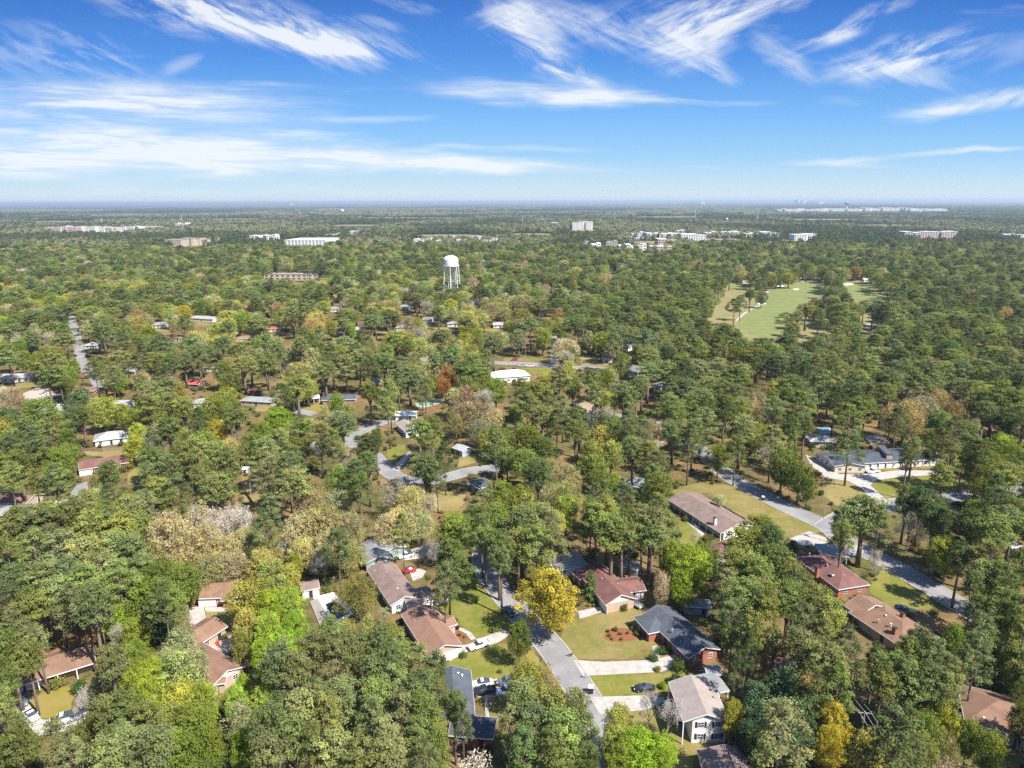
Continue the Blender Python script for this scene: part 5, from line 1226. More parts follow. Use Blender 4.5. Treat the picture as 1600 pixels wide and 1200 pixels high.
def trailer(px, py, ang):
    b = G(px, py); root = empty('utility_trailer', b, 'small white utility trailer parked beyond the round bush', 'trailer'); root['_off'] = tuple(b); u = Vector((math.cos(ang), math.sin(ang), 0)); n = Vector((-u.y, u.x, 0))
    q = MB(); q.box((b.x, b.y, .7), (3.0, 1.6, .12), 0, u, n)
    for s in (-.8, .8): q.box(b + n * s + Vector((0, 0, .95)), (3.0, .06, .45), 0, u, n)
    q.box(b - u * 1.5 + Vector((0, 0, .95)), (.06, 1.6, .45), 0, u, n); q.build('bed', WHITE, root)
    q = MB(); q.tube([b + u * 1.5 + Vector((0, 0, .6)), b + u * 2.7 + Vector((0, 0, .5))], [.06, .06], 6); q.build('tow_bar', DARK, root)
    for s in (-.9, .9): q = MB(); q.tube([b + n * (s - .1) + Vector((0, 0, .35)), b + n * (s + .1) + Vector((0, 0, .35))], [.35, .35], 14); q.build('wheel', RUBBER, root)
trailer(996, 949, -.9)
def garden_chair(px, py, label):
    b = G(px, py); root = empty('garden_chair', b, label, 'chair'); root['_off'] = tuple(b); r_ = plain('red_paint', (0.5, 0.05, 0.04), .5)
    q = MB(); q.box(b + Vector((0, 0, .42)), (.6, .6, .06)); q.build('seat', r_, root); q = MB(); q.box(b + Vector((0, .3, .75)), (.6, .06, .7)); q.build('backrest', r_, root)
    for sx in (-.26, .26):
        for sy in (-.26, .26): q = MB(); q.box(b + Vector((sx, sy, .2)), (.06, .06, .4)); q.build('leg', r_, root)
garden_chair(337, 1006, 'left red garden chair on the angled house patio'); garden_chair(340, 1009, 'right red garden chair on the angled house patio')

# ------------------------------------------------------------------ vehicles
def loft(mb, secs, mi=0):
    """secs: (x, halfwidth bottom, halfwidth top, zbottom, ztop)"""
    i0 = len(mb.v)
    for x, wb, wt, zb, zt in secs:
        zm = zb + (zt - zb) * .55
        mb.v += [(x, -wb, zb), (x, -wb * 1.0 - .02, zm), (x, -wt, zt), (x, wt, zt), (x, wb + .02, zm), (x, wb, zb)]
    for k in range(len(secs) - 1):
        for j in range(6):
            a = i0 + k * 6 + j; b = i0 + k * 6 + (j + 1) % 6
            mb.f.append((a, b, b + 6, a + 6)); mb.mi.append(mi)
    mb.f.append(tuple(i0 + j for j in range(6))[::-1]); mb.mi.append(mi); mb.f.append(tuple(i0 + (len(secs) - 1) * 6 + j for j in range(6))); mb.mi.append(mi)
def make_car(kind):
    root = bpy.data.objects.new('parked_car' if kind != 'pickup' else 'pickup_truck', None)
    P = {}
    b = MB()
    if kind == 'sedan':
        S = [(-2.35, .72, .68, .38, .72), (-2.25, .84, .78, .28, .9), (-1.6, .9, .82, .22, .98), (-.8, .91, .84, .22, .98), (.7, .91, .84, .22, .97), (1.5, .9, .8, .22, .88), (2.15, .82, .72, .26, .76), (2.35, .68, .6, .36, .6)]
        C = [(-1.75, .74, .66, .95, .99), (-1.1, .8, .62, .95, 1.38), (-.3, .82, .64, .95, 1.45), (.35, .82, .62, .95, 1.4), (1.15, .76, .66, .92, .95)]; R = (-1.08, .32)
    elif kind == 'suv':
        S = [(-2.3, .8, .76, .4, .95), (-2.2, .9, .84, .3, 1.08), (-1.2, .94, .88, .26, 1.1), (.8, .94, .88, .26, 1.08), (1.6, .93, .84, .26, 1.02), (2.2, .86, .76, .3, .86), (2.38, .72, .66, .4, .7)]
        C = [(-2.22, .84, .78, 1.05, 1.15), (-1.9, .84, .68, 1.05, 1.68), (-.4, .86, .7, 1.05, 1.74), (.35, .86, .68, 1.05, 1.68), (1.15, .8, .7, 1.02, 1.06)]; R = (-1.88, .3)
    else:
        S = [(-.75, .94, .9, .34, 1.12), (.9, .95, .9, .32, 1.12), (1.9, .94, .86, .32, 1.06), (2.6, .86, .78, .36, .95), (2.78, .76, .7, .44, .8)]
        C = [(-.72, .84, .72, 1.08, 1.6), (-.55, .86, .74, 1.08, 1.78), (.45, .86, .72, 1.08, 1.76), (1.15, .8, .74, 1.06, 1.12)]; R = (-.55, .42)
    loft(b, S)
    if kind == 'pickup':     # open bed
        b.box((-1.75, -.88, .8), (2.0, .09, .64)); b.box((-1.75, .88, .8), (2.0, .09, .64)); b.box((-2.74, 0, .8), (.08, 1.85, .64)); b.box((-1.75, 0, .5), (2.0, 1.7, .1))
    rf = [c for c in C if R[0] <= c[0] <= R[1] + .3]
    P['body'] = (b, CARPAINT)
    gl = MB(); loft(gl, C); P['glass'] = (gl, GLASS)
    r = MB(); xs = [(x, wt + .015, wt - .03, zt - .03, zt + .035) for x, wb, wt, zb, zt in rf]; loft(r, xs); P['roof'] = (r, CARPAINT)
    root.empty_display_size = 1; COL.objects.link(root)
    wb = 1.42 if kind != 'pickup' else 1.75; wr = .33 if kind == 'sedan' else .37
    for k, (m, mm) in P.items():
        o = m.build(k, mm, root, off=(0, 0, 0), smooth=False)
        md = o.modifiers.new('bev', 'BEVEL'); md.width = .045; md.segments = 2; md.limit_method = 'ANGLE'
    for sx in (-wb, wb):
        for sy in (-.86, .86):
            q = MB(); q.tube([(sx, sy - .11, wr), (sx, sy + .11, wr)], [wr, wr], 18); w_ = q.build('wheel', RUBBER, root, off=(0, 0, 0))
            q = MB(); s = 1 if sy > 0 else -1; q.tube([(sx, sy + s * .1, wr), (sx, sy + s * .125, wr)], [wr * .62, wr * .58], 14); o = q.build('rim', CHROME, w_, off=(0, 0, 0))
    xf, xr, zz = S[-1][0], S[0][0] if kind != 'pickup' else -2.78, (.66 if kind == 'sedan' else .84)
    for sy in (-1, 1):
        q = MB(); q.box((xf - .12, sy * .56, zz), (.22, .3, .14)); q.build('headlight', LAMPW, root, off=(0, 0, 0))
        q = MB(); q.box((xr + .08, sy * .62, zz + .08), (.18, .26, .16)); q.build('tail_light', LAMPR, root, off=(0, 0, 0))
        q = MB(); q.box((C[-1][0] - .25, sy * .98, 1.0 if kind == 'sedan' else 1.15), (.16, .2, .13)); q.build('side_mirror', CARPAINT, root, off=(0, 0, 0))
    return root
protoc = {}
def kids(o): return [c for c in o.children]
def copy_tree(o, parent=None):
    c = o.copy(); COL.objects.link(c); c.parent = parent
    for ch in list(o.children): copy_tree(ch, c)
    return c
CARC = {'white': (.75, .75, .74), 'black': (.02, .022, .025), 'grey': (.14, .15, .16), 'silver': (.42, .43, .44), 'red': (.42, .02, .025), 'navy': (.03, .05, .09), 'dark': (.05, .055, .06)}
CARS = [ # front px, rear px, kind, colour, label
 ((731, 1015), (766, 1003), 'pickup', 'white', 'white pickup truck on the driveway of the orange brown roofed house'),
 ((737, 1070), (770, 1066), 'sedan', 'white', 'white sedan nearest the slate blue roofed house'),
 ((744, 1083), (767, 1079), 'pickup', 'black', 'black pickup truck parked just below the white sedan'),
 ((778, 1067), (806, 1065), 'suv', 'grey', 'grey car half hidden by the olive tree right of the white sedan'),
 ((776, 1083), (806, 1078), 'suv', 'white', 'white SUV half under the olive tree right of the black pickup'),
 ((804, 966), (787, 947), 'sedan', 'navy', 'dark blue sedan parked at the kerb beside the golden tree'),
 ((989, 1076), (1024, 1076), 'sedan', 'black', 'black sedan parked on the lawn beside the two storey house'),
 ((622, 872), (646, 866), 'suv', 'white', 'white SUV beside the teal walled house'),
 ((627, 894), (648, 890), 'sedan', 'red', 'dark red car beside the mauve roofed house'),
 ((37, 1106), (36, 1083), 'sedan', 'grey', 'grey sedan below the porch of the left ranch'),
 ((57, 1126), (40, 1111), 'sedan', 'white', 'white sedan in front of the grey sedan at the left drive'),
 ((84, 1128), (110, 1121), 'suv', 'white', 'white car parked below the left gold lawn'),
 ((108, 1124), (130, 1115), 'suv', 'silver', 'pale silver car behind the white car below the gold lawn'),
 ((1424, 956), (1401, 953), 'suv', 'silver', 'silver SUV on the drive of the brown roofed house'),
 ((1351, 738), (1376, 736), 'pickup', 'white', 'white pickup truck in front of the wide dark roofed house'),
 ((691, 806), (692, 815), 'sedan', 'red', 'small red car at the green strip behind the mossy oak'),
 ((84, 785), (68, 784), 'sedan', 'dark', 'dark car on the carport drive at left'),
 ((390, 611), (401, 610), 'suv', 'red', 'bright red vehicle behind the grey roofed house'),
 ((945, 577), (954, 578), 'sedan', 'red', 'red car right of the cross street'),
 ((800, 562), (808, 562), 'suv', 'red', 'red car under the pines at the cross street'),
 ((1578, 856), (1592, 853), 'suv', 'white', 'white car under the pines at the right edge'),
 ((1012, 1300), (1012, 1301), 'sedan', 'x', ''),
 ((824, 572), (832, 572), 'sedan', 'white', 'white car on the verge of the cross street'), ((812, 572), (819, 572), 'sedan', 'silver', 'silver car left of the white car on the cross street verge'),
 ((60, 620), (70, 616), 'suv', 'white', 'white van like car on the paved yard at left'), ((298, 592), (305, 593), 'sedan', 'silver', 'silver car near the red roofed house at left'),
 ((596, 852), (604, 846), 'sedan', 'white', 'white car in shade behind the teal walled house'), ((1316, 862), (1330, 866), 'sedan', 'silver', 'silver car under the flat grey carport'),
]
for (fx, fy), (rx, ry), kind, col, lb in CARS:
    if col == 'x': continue
    o = copy_tree(protoc[kind]) if kind in protoc else make_car(kind)
    protoc.setdefault(kind, o)
    a, b = G(fx, fy, .5), G(rx, ry, .5); c = (a + b) / 2; d = a - b
    o.location = (c.x, c.y, .14); o.rotation_euler = (0, 0, math.atan2(d.y, d.x))
    tag(o, lb, 'pickup truck' if kind == 'pickup' else 'car')
    for ch in o.children_recursive: ch.color = (*CARC[col], 1)
    MASKS.append([(min(fx, rx) - 1, min(fy, ry) - 4), (max(fx, rx) + 1, min(fy, ry) - 4), (max(fx, rx) + 1, max(fy, ry) + 2), (min(fx, rx) - 1, max(fy, ry) + 2)]) if fy > 600 else None
    LAND.append(((fx + rx) / 2, (fy + ry) / 2, lb.split(' parked')[0].split(' beside')[0].split(' on the')[0].split(' behind')[0] if lb.startswith(('white pickup truck on', 'dark blue', 'black sedan', 'silver SUV')) else None))
LAND[:] = [l for l in LAND if l[2]]
# ------------------------------------------------------------------ trees and woods
from mathutils import noise as mn
RND = random.Random(77)
class PolyGrid:
    """fast point in any polygon"""
    def __init__(s, polys, cell):
        s.c = cell; s.g = {}; s.p = polys
        for i, p in enumerate(polys):
            xs = [q[0] for q in p]; ys = [q[1] for q in p]
            if len(p) < 3: continue
            for a in range(int(min(xs) // cell), int(max(xs) // cell) + 1):
                for b in range(int(min(ys) // cell), int(max(ys) // cell) + 1): s.g.setdefault((a, b), []).append(i)
    def hit(s, x, y, far=None):
        for i in s.g.get((int(x // s.c), int(y // s.c)), ()):
            if far is not None and MD.get(i, 1e9) < far: continue
            p = s.p[i]; ins = False; j = len(p) - 1
            for k in range(len(p)):
                if (p[k][1] > y) != (p[j][1] > y) and x < (p[j][0] - p[k][0]) * (y - p[k][1]) / (p[j][1] - p[k][1]) + p[k][0]: ins = not ins
                j = k
            if ins: return True
        return False
# open fields and car parks between the distant woods
for i, (cx, cy, rx, ry, m_) in enumerate([(705, 368, 62, 1.7, 'rough'), (452, 434, 46, 2.2, 'tan'), (1010, 379, 40, 2.0, 'rough'), (150, 361, 70, 1.4, 'tan'), (300, 383, 40, 1.6, 'rough'), (1120, 374, 60, 1.5, 'rough'), (560, 352, 50, 1.0, 'rough'),
        (830, 366, 46, 1.4, 'rough'), (1380, 352, 60, 1.0, 'rough'), (1240, 375, 36, 1.4, 'tan'), (90, 346, 60, .9, 'tan'), (640, 340, 80, .8, 'rough'), (1290, 343, 70, .8, 'rough'), (910, 360, 30, 1.3, 'tan'), (1458, 371, 50, 1.3, 'tan'), (1040, 339, 60, .7, 'tan'), (370, 342, 50, .7, 'tan')]):
    blob('field', cx, cy, rx, ry, .1 + .01 * i, LAWN[m_], seed=i + 40, mask=True)
IM = PolyGrid(MASKS, 16); FT = PolyGrid(FOOT, 12)
# strips of open ground that the photograph shows between the crowns
trees = []      # (x, y, code, width, zscale, hand)
GX = {}
def reg(t): GX.setdefault((int(t[0] // 12), int(t[1] // 12)), []).append(t)
def crowd(x, y, w, k):
    a, b = int(x // 12), int(y // 12)
    for i in (a - 1, a, a + 1):
        for j in (b - 1, b, b + 1):
            for t in GX.get((i, j), ()):
                if (t[0] - x) ** 2 + (t[1] - y) ** 2 < ((t[3] + w) * .5 * k) ** 2: return True
    return False
def zfac(code, w):
    kind = SPEC[code][0]; W0 = PROTO[kind][0]['w']; sx = w / W0
    if kind == 'pine': return max(.72, min(1.05, .6 + .4 * sx))
    if kind == 'shrub': return sx
    if kind == 'palm': return max(.9, min(1.2, sx))
    return max(.6, min(1.25, .45 + .55 * sx))
for tn, txt in TREES.items():
    ox, oy, sc = TILE[tn]
    for it in txt.split():
        a = it.split(','); px, py, wp, code = ox + float(a[0]) / sc, oy + float(a[1]) / sc, float(a[2]) / sc, a[3]
        kind = SPEC[code][0]; pr = PROTO[kind][0]; zs = 1.0
        for _ in range(4):
            p = G(px, py, pr['cz'] * zs); dep = proj(p.x, p.y, p.z)[2]; wm = wp * dep / F * 1.04
            wm = min(wm, 22); zs = zfac(code, wm)
        t = (p.x, p.y, code, wm, zs, 1); trees.append(t); reg(t)
SHRUBS = [(974.3, 950.7, 17), (1028, 1046, 14), (1058.5, 1044, 29), (985, 976, 6), (989, 982, 11), (997, 991, 12), (962, 983, 12), (969, 989, 5), (952, 992, 5), (957, 997, 6), (972, 997, 4), (950, 985, 5), (981, 988, 4), (1044, 1015, 12), (1034, 1007, 8), (943.5, 937, 3),
 (743, 939, 9), (773, 975, 8), (723, 1024, 16), (715, 980, 8), (726, 994, 5), (718, 991, 5), (1035, 1072, 16), (1003, 1113, 6), (893, 1021, 5), (1107, 843, 20), (1072, 812, 14), (1362, 896, 7), (1365, 899, 7), (1327, 923, 9), (1342, 922, 9), (1353, 914, 10), (1349, 905, 12),
 (1352, 728, 5), (781, 1048, 9), (747, 1094, 7), (928, 945, 8), (920, 945, 8), (349, 995, 14), (75, 1078, 7), (60, 1080, 8), (112, 1082, 7), (590, 700, 6), (680, 770, 6), (723, 766, 8), (617, 712, 8), (203, 730, 20), (190, 737, 16), (1150, 735, 6), (1082, 1047, 9), (1063, 1038, 8), (645, 975, 12), (612, 980, 16), (590, 985, 14), (570, 992, 16), (1368, 905, 6)]
SHC = {3: None}
for i, (px, py, wp) in enumerate(SHRUBS):
    p = G(px, py, .5); dep = proj(p.x, p.y, 0)[2]; wm = max(wp, 7.5) * dep / F * 1.1
    trees.append((p.x, p.y, 's', wm, wm / 2.3, 1))
def species(x, y, px, py):
    n = 1.3 * mn.noise(Vector((x / 80, y / 80, 3.1))); n2 = mn.noise(Vector((x / 45, y / 45, 9.7))); r = RND.random()
    def pick(s):
        tot = sum(v for _, v in s); q = r * tot
        for c, v in s:
            q -= v
            if q <= 0: return c
        return s[0][0]
    if y > 900: return pick([('p', .42), ('d', .18), ('G', .16), ('w', .1), ('o', .06), ('b', .04), ('y', .02), ('v', .02)] if n > .06 else [('p', .1), ('d', .04), ('G', .28), ('w', .24), ('o', .15), ('b', .06), ('g', .04), ('v', .06), ('t', .03)])
    if px > 960 and py > 440: return pick([('p', .66), ('d', .18), ('G', .07), ('o', .03), ('v', .02), ('t', .02), ('w', .02)])
    if px < 300 and py > 840: return pick([('p', .8), ('G', .2)])
    if n + .4 * n2 > (.04 if not (px < 950 and 420 < py < 560) else .2): return pick([('p', .66), ('d', .14), ('G', .1), ('o', .04), ('w', .03), ('v', .03)])
    return pick([('p', .12), ('G', .2), ('o', .19), ('w', .15), ('v', .11), ('g', .05), ('y', .06), ('b', .05), ('k', .02), ('t', .05)])
def clear(x, y, w, code, zs):
    pr = PROTO[SPEC[code][0]][0]; cz = pr['cz'] * zs; hz = (pr['h'] * zs - cz)
    cx, cy, d = proj(x, y, cz); s = F / d; rx = w / 2 * s * .85; ry = hz * s * .9
    if IM.hit(cx, cy, y): return False
    for a in range(10):
        t = a * .628
        if IM.hit(cx + rx * math.cos(t), cy - ry * math.sin(t), y): return False
    for a in range(5):
        t = a * 1.256
        if IM.hit(cx + rx * .5 * math.cos(t), cy - ry * .5 * math.sin(t), y): return False
    for z in (0, 4, 8):
        q = proj(x, y, z)
        if IM.hit(q[0], q[1], y): return False
    return True
WID = {'p': (7.5, 14), 'd': (8.5, 14.5), 'G': (7, 15), 'g': (8, 13), 'y': (8, 12), 'v': (9, 14), 'o': (13, 19), 'k': (11, 15), 'b': (8, 12), 'w': (8, 12), 't': (9, 13), 'm': (7, 10)}
def in_view(x, y, mx=60, h=12):
    if y < 60: return False
    px, py, d = proj(x, y, h); return -mx < px < 1600 + mx and py < 1330
def try_tree(x, y, k):
    if FT.hit(x, y): return
    px, py, _ = proj(x, y, 10); code = species(x, y, px, py); a, b = WID[code]; w = RND.uniform(a, b) * (1 + .62 * min(1, max(0, (y - 200) / 380)))
    if crowd(x, y, w, k): return
    zs = zfac(code, w) * RND.uniform(.85, 1.12)
    if not clear(x, y, w, code, zs): return
    t = (x, y, code, w, zs, 0); trees.append(t); reg(t)
# near ground: jittered grid, two passes; then wider country out to 1500 m
for _ in range(15000):
    y = 95 + (560 - 95) * RND.random() ** .75; x = RND.uniform(-.8, .8) * (y + 30)
    if in_view(x, y): try_tree(x, y, .86 if y < 260 else .93 if x < .12 * y else .8)
st = 8.6
yy = 480.0
while yy < 1550:
    n = int(.78 * yy * 2 / st)
    for i in range(n):
        x = -.78 * yy + i * st + RND.uniform(-4.3, 4.3); y = yy + RND.uniform(-4.3, 4.3)
        if in_view(x, y, 30): try_tree(x, y, .66)
    yy += st
# trees out of frame whose shadows reach into it
for _ in range(700):
    y = RND.uniform(80, 420); x = RND.choice((-1, 1)) * RND.uniform(.76, .95) * y + RND.uniform(0, 12)
    if not in_view(x, y, 20): try_tree(x, y, .8)
print('trees', len(trees))

def tint(code):
    c = SPEC[code][4]; k = RND.uniform(.72, 1.3); h = RND.uniform(-.1, .16) * (code not in 'bY'); k = 1.1 if code == 'Y' else k
    k *= 1.82; return (c[0] * k * (1 + h), c[1] * k, c[2] * k * (1 + RND.uniform(-.25, .3)))
order = sorted(range(len(trees)), key=lambda i: (0 if trees[i][5] else 1, trees[i][0] ** 2 + trees[i][1] ** 2))
# within a kind, the 300 that show largest: width over distance
cnt = {}; single, mass = [], []
vis = []
for i, t in enumerate(trees):
    px, py, d = proj(t[0], t[1], PROTO[SPEC[t[2]][0]][0]['cz'] * t[4]); on = -20 < px < 1620 and py < 1230
    vis.append((t[3] / d if on else 0, px, py))
for i in sorted(range(len(trees)), key=lambda i: -(vis[i][0] + (1 if trees[i][5] and vis[i][0] else 0))):
    nm = SPEC[trees[i][2]][1]
    far_ = trees[i][1] > 520 and not trees[i][5]
    if vis[i][0] > 0 and cnt.get(nm, 0) < 300 and not far_: cnt[nm] = cnt.get(nm, 0) + 1; single.append(i)
    else: mass.append(i)
print('single', cnt, 'mass', len(mass))

LAND += [(860, 930, 'big golden yellow tree'), (1240, 470, 'long fairway'), (1350, 460, 'far right fairway'), (1150, 470, 'tan golf rough'), (1345, 1140, 'weathered utility pole'), (1300, 800, 'street junction'), (520, 955, 'swimming pool'), (120, 560, 'left side street'),
         (866, 540, 'north running side street'), (1268, 515, 'straw patch by the golf course'), (300, 600, 'red roofed far house'), (620, 735, 'cul de sac'), (1470, 945, 'right hand street'), (1045, 680, 'middle stretch of street'), (395, 765, 'open tan yard'),
         (426, 514, 'pinkish far roof'), (315, 498, 'pale far roof'), (972, 540, 'pale flat far roof'), (60, 612, 'paved yard at left'), (1590, 700, 'right picture edge'), (10, 700, 'left picture edge'), (1590, 1100, 'lower right picture edge'), (800, 1195, 'bottom picture edge'), (1440, 560, 'right pine wood'), (1100, 600, 'central pine wood'), (600, 560, 'tall pine stand')]
ORD = ['', 'second', 'third', 'fourth', 'fifth', 'sixth', 'seventh', 'eighth', 'ninth', 'tenth', 'eleventh', 'twelfth', 'thirteenth', 'fourteenth', 'fifteenth', 'sixteenth', 'seventeenth', 'eighteenth', 'nineteenth', 'twentieth',
       'twenty first', 'twenty second', 'twenty third', 'twenty fourth', 'twenty fifth', 'twenty sixth', 'twenty seventh', 'twenty eighth', 'twenty ninth', 'thirtieth']
def describe(px, py, base):
    best = min(LAND, key=lambda l: (l[0] - px) ** 2 + ((l[1] - py) * 1.3) ** 2)
    dx, dy = px - best[0], py - best[1]
    if abs(dx) > 2.2 * abs(dy): d = 'left of' if dx < 0 else 'right of'
    elif abs(dy) > 2.2 * abs(dx): d = 'behind' if dy < 0 else 'in front of'
    else: d = ('behind ' if dy < 0 else 'before ') + ('left of' if dx < 0 else 'right of')
    return '%s %s the %s' % (base, d, best[2]), dx * dx + dy * dy
GRP = {'pine_tree': 'tall pines among the houses', 'broadleaf_tree': 'leafy trees among the houses', 'live_oak': 'spreading mossy oaks', 'mossy_tree': 'tan mossy trees', 'airy_tree': 'pale airy trees', 'bare_tree': 'bare grey trees', 'magnolia_tree': 'dense deep green evergreens', 'conical_tree': 'conical trees', 'palm_tree': 'palms by the houses', 'shrub': 'garden shrubs'}
lab = {}
for i in single:
    t = trees[i]; sp = SPEC[t[2]]; kind = sp[0]; w = t[3]
    size = '' if kind in ('shrub', 'palm', 'cone') else ('slim ' if w < 7.8 else ('broad ' if w > (12.5 if kind != 'oak' else 18) else ''))
    base, d2 = describe(vis[i][1], vis[i][2], size + sp[3]); lab.setdefault(base, []).append((d2, i))
LBL = {}
for base, l in lab.items():
    l.sort()
    for k, (_, i) in enumerate(l):
        LBL[i] = base if len(l) == 1 else ('nearest ' + base if k == 0 else '%s nearest %s' % (ORD[k] if k < len(ORD) else 'one more', base))
for i in single:
    ws = LBL[i].split()
    if len(ws) > 16: LBL[i] = ' '.join(q for q in ws if q not in ('slim', 'broad', 'spreading', 'leafy', 'the'))
for i in single:
    x, y, code, w, zs, hand = trees[i]; sp = SPEC[code]; L = PROTO[sp[0]]
    if sp[0] == 'pine':
        pr = L[RND.choice((9, 10))] if (hand and RND.random() < .12) else L[RND.randrange(9)]
    else: pr = L[RND.randrange(len(L))]
    root = empty(sp[1], (x, y, 0), LBL[i], sp[2], GRP[sp[1]])
    root.rotation_euler = (RND.uniform(-.03, .03), RND.uniform(-.03, .03), RND.uniform(0, 6.28)); s = w / pr['w']; root.scale = (s * RND.uniform(.87, 1.1), s * RND.uniform(.87, 1.1), zs * PROTO[sp[0]][0]['h'] / pr['h'])
    c = bpy.data.objects.new('crown', pr['crown']); c.parent = root; COL.objects.link(c); tc = tint(code)
    if code == 's':
        rr_ = RND.random(); tc = (.11, .14, .035) if rr_ < .6 else (.19, .18, .045)
        if abs(vis[i][1] - 715) < 2: tc = (.12, .03, .03)
        if abs(vis[i][1] - 1035) < 2 and vis[i][2] > 1060: tc = (.17, .25, .02)
    c.color = (*tc, 1)
    o = bpy.data.objects.new('trunk', pr['trunk']); o.parent = root; COL.objects.link(o)

# instanced woods (one object each) -------------------------------------------------
def proto_obj(name, crown, trunk=None):
    """crown and trunk joined in one mesh with the instancer-tinted leaf material; not linked to the scene"""
    me = crown.copy(); me.materials.clear(); me.materials.append(LEAFI)
    o = bpy.data.objects.new(name, me)
    if trunk is not None:
        bm = bmesh.new(); bm.from_mesh(me); n0 = len(bm.faces); bm.from_mesh(trunk); bm.faces.ensure_lookup_table()
        for f in bm.faces[n0:]: f.material_index = 1
        bm.to_mesh(me); bm.free(); me.materials.append(trunk.materials[0])
    return o
def scatter(name, pts, protos, label):
    """pts: rows x y z sx sz rot idx r g b"""
    P = np.array(pts, np.float32)
    me = bpy.data.meshes.new(name); me.vertices.add(len(P)); me.vertices.foreach_set('co', P[:, :3].ravel())
    def attr(nm, typ, data, key='value'):
        a = me.attributes.new(nm, typ, 'POINT'); a.data.foreach_set(key, np.ascontiguousarray(data).ravel())
    attr('sc', 'FLOAT_VECTOR', np.stack([P[:, 3], P[:, 3], P[:, 4]], 1), 'vector'); attr('rot', 'FLOAT', P[:, 5]); attr('idx', 'INT', P[:, 6].astype(np.int32))
    attr('tint', 'FLOAT_COLOR', np.concatenate([P[:, 7:10], np.ones((len(P), 1), np.float32)], 1), 'color')
    o = bpy.data.objects.new(name, me); COL.objects.link(o); o['kind'] = 'stuff'; o['label'] = label
    ng = bpy.data.node_groups.new(name, 'GeometryNodeTree'); ng.interface.new_socket('Geometry', in_out='INPUT', socket_type='NodeSocketGeometry'); ng.interface.new_socket('Geometry', in_out='OUTPUT', socket_type='NodeSocketGeometry')
    N, L = ng.nodes, ng.links; gi = N.new('NodeGroupInput'); go = N.new('NodeGroupOutput'); jn = N.new('GeometryNodeJoinGeometry')
    def na(nm, typ):
        n = N.new('GeometryNodeInputNamedAttribute'); n.data_type = typ; n.inputs[0].default_value = nm; return n.outputs[0]
    sc_, ro, ix = na('sc', 'FLOAT_VECTOR'), na('rot', 'FLOAT'), na('idx', 'INT')
    cx = N.new('ShaderNodeCombineXYZ'); L.new(ro, cx.inputs[2]); er = N.new('FunctionNodeEulerToRotation'); L.new(cx.outputs[0], er.inputs[0])
    for k, po in enumerate(protos):
        cmp = N.new('FunctionNodeCompare'); cmp.data_type = 'INT'; cmp.operation = 'EQUAL'; L.new(ix, cmp.inputs[2]); cmp.inputs[3].default_value = k
        oi = N.new('GeometryNodeObjectInfo'); oi.inputs[0].default_value = po; oi.inputs[1].default_value = True
        ip = N.new('GeometryNodeInstanceOnPoints'); L.new(gi.outputs[0], ip.inputs['Points']); L.new(cmp.outputs[0], ip.inputs['Selection']); L.new(oi.outputs['Geometry'], ip.inputs['Instance'])
        L.new(er.outputs[0], ip.inputs['Rotation']); L.new(sc_, ip.inputs['Scale']); L.new(ip.outputs[0], jn.inputs[0])
    L.new(jn.outputs[0], go.inputs[0])
    md = o.modifiers.new('scatter', 'NODES'); md.node_group = ng
    return o
idx, plist = {}, []
for kind in ('pine', 'oak', 'broad', 'lush', 'magnolia', 'airy', 'cypress', 'bare', 'shrub'):
    for j, pr in enumerate(PROTO[kind][:9]):
        idx[(kind, j)] = len(plist); plist.append(proto_obj('source_' + kind, pr['crown'], pr['trunk']))
rows = []
for i in mass:
    x, y, code, w, zs, hand = trees[i]; kind = SPEC[code][0]
    if (kind, 0) not in idx: continue
    j = RND.randrange(min(9, len(PROTO[kind]))); pr = PROTO[kind][j]
    rows.append((x, y, 0, w / pr['w'], zs, RND.uniform(0, 6.28), idx[(kind, j)], *tint(code)))
scatter('woodland', rows, plist, 'woods of pines and leafy trees filling the middle distance')
# low brush under the near trees
rows = []
for _ in range(9000):
    y = 95 + 420 * RND.random() ** .8; x = RND.uniform(-.78, .78) * (y + 20)
    if FT.hit(x, y): continue
    px, py, d = proj(x, y, .5)
    if IM.hit(px, py) or mn.noise(Vector((x / 25, y / 25, 1))) < -.1: continue
    s = RND.uniform(.5, 1.9); c = RND.choice([(.1, .125, .04), (.14, .16, .045), (.18, .17, .06), (.08, .11, .04), (.19, .16, .09)])
    rows.append((x, y, 0, s, s * RND.uniform(.6, 1.2), RND.uniform(0, 6.28), idx[('shrub', RND.randrange(3))], *[q * RND.uniform(.8, 1.2) for q in c]))
scatter('undergrowth', rows, plist, 'low brush growing under the trees')
# far canopy, simplified crowns
def far_crown(seed, w=11, h=19, k=13, n=13, size=1.25):
    rs = R_(seed); cl = []
    for i in range(k):
        a = i * 2.4; t = i / k; r = w / 2 * (1 - t * .75) * .75
        cl.append((r * math.cos(a), r * math.sin(a), h * (.35 + .55 * t), 2.1, 2.1, 1.9))
    V, A = leaf_cloud(cl, n, size, rs, up=.5, aspect=.8)
    return bpy.data.objects.new('source_far', crown_mesh('far_crown', V, A, LEAFI))
farp = [far_crown(200 + i, 16 + 3 * (i % 3), 15 + 2 * (i % 4)) for i in range(5)]
def far_patch(seed):
    rs = R_(seed); k = 60; c = np.stack([rs.uniform(-38, 38, k), rs.uniform(-38, 38, k), rs.uniform(6, 13, k), rs.uniform(5, 9, k), rs.uniform(5, 9, k), rs.uniform(3, 5, k)], 1)
    V, A = leaf_cloud(c, 7, 5.0, rs, up=.8, aspect=.8)
    return bpy.data.objects.new('source_patch', crown_mesh('far_patch', V, A, LEAFI))
farq = [far_patch(220 + i) for i in range(4)]
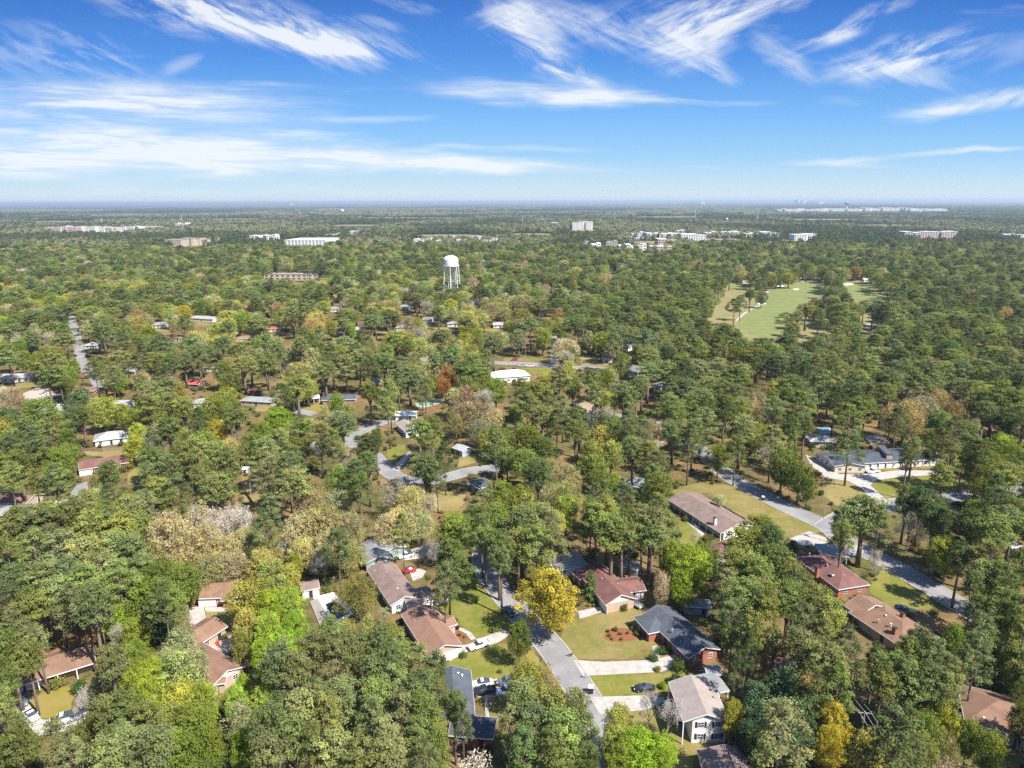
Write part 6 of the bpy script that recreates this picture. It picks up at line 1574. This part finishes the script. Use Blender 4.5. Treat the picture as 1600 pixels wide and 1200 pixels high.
def far_col(x, y):
    n = mn.noise(Vector((x / 330, y / 560, 5.5))) * 1.3 + .5 * mn.noise(Vector((x / 90, y / 130, 2.2))); r = RND.random()
    if n > .16: c = [(.07, .095, .042), (.085, .105, .045), (.1, .12, .045)]
    elif n > -.12: c = [(.085, .11, .045), (.12, .15, .05), (.07, .09, .042), (.17, .16, .08), (.13, .13, .06)]
    else: c = [(.19, .22, .1), (.24, .22, .13), (.16, .19, .08), (.26, .24, .18), (.08, .1, .05)]
    c = RND.choice(c); k = RND.uniform(.75, 1.3) * 1.3 * (1 - .28 * min(1, max(0, (y - 2500) / 5000))); return (c[0] * k, c[1] * k, c[2] * k)
rows = []; y = 1545.0
while y < 5200:
    st = 12.5 + (y - 1545) / 3655 * 12; n = int(.77 * y * 2 / st)
    for i in range(n):
        x = -.77 * y + i * st + RND.uniform(-.5, .5) * st; yy = y + RND.uniform(-.5, .5) * st
        px, py, _ = proj(x, yy, 14)
        if not -20 < px < 1620 or FT.hit(x, yy) or any(IM.hit(px, proj(x, yy, q)[1], yy) for q in (4, 8, 12, 16)): continue
        if mn.noise(Vector((x / 240, yy / 170, 11.3))) < -.42: continue
        s = st / 12.5 * RND.uniform(.8, 1.25); rows.append((x, yy, 0, s, RND.uniform(.75, 1.2), RND.uniform(0, 6.28), RND.randrange(5), *far_col(x, yy)))
    y += st * (1.0 if y < 3000 else 1.4)
print('far', len(rows)); scatter('far_woodland', rows, farp, 'distant woods stretching towards the horizon')
rows = []; y = 5200.0
while y < 62000:
    st = 64 + (y - 5200) / 24800 * 110; n = int(.77 * y * 2 / st)
    for i in range(n):
        x = -.77 * y + i * st + RND.uniform(-.5, .5) * st; yy = y + RND.uniform(-.5, .5) * st
        px, py, _ = proj(x, yy, 10)
        if not -20 < px < 1620 or any(IM.hit(px, proj(x, yy, q)[1], yy) for q in (4, 12, 20)): continue
        if mn.noise(Vector((x / 2600, yy / 1500, 1.3))) < -.3: continue
        s = st / 68; k = 1.0; c = far_col(x / 6, yy / 6); rows.append((x, yy, 0, s, RND.uniform(.7, 1.3), RND.uniform(0, 6.28), RND.randrange(4), *[q * .85 for q in c]))
    y += st * 1.3
print('farther', len(rows)); scatter('horizon_woodland', rows, farq, 'hazy blue woods along the horizon')
# pale marsh strips in the far distance
for i, (x0, x1, y0, y1) in enumerate([(-20, 95, 337.5, 340), (235, 300, 326, 328.5), (40, 60, 331, 332)]):
    sheet('marsh', [(x0, y1), (x1, y1 - .6), (x1 + 15, y0), (x0, y0)], .5, plain('marsh_grass', (.3, .27, .2), .95, .1, .2, .002), mask=False, foot=False)

# ------------------------------------------------------------------ air
hz = MB(); hz.hexa([(-72000, -2500, -1), (72000, -2500, -1), (72000, 72000, -1), (-72000, 72000, -1), (-72000, -2500, 140), (72000, -2500, 140), (72000, 72000, 140), (-72000, 72000, 140)])
def haze_mat():
    m = bpy.data.materials.new('haze'); m.use_nodes = True; m.node_tree.nodes.clear(); t = NT(m.node_tree)
    v = t.node('ShaderNodeVolumePrincipled', {'Color': (0.68, 0.83, 1.0), 'Density': 0.000062, 'Anisotropy': 0.2})
    t.l.new(v.outputs[0], t.node('ShaderNodeOutputMaterial').inputs['Volume']); return m
h = hz.build('haze', haze_mat()); h['kind'] = 'stuff'
for o in bpy.data.objects:
    if '_off' in o: del o['_off']
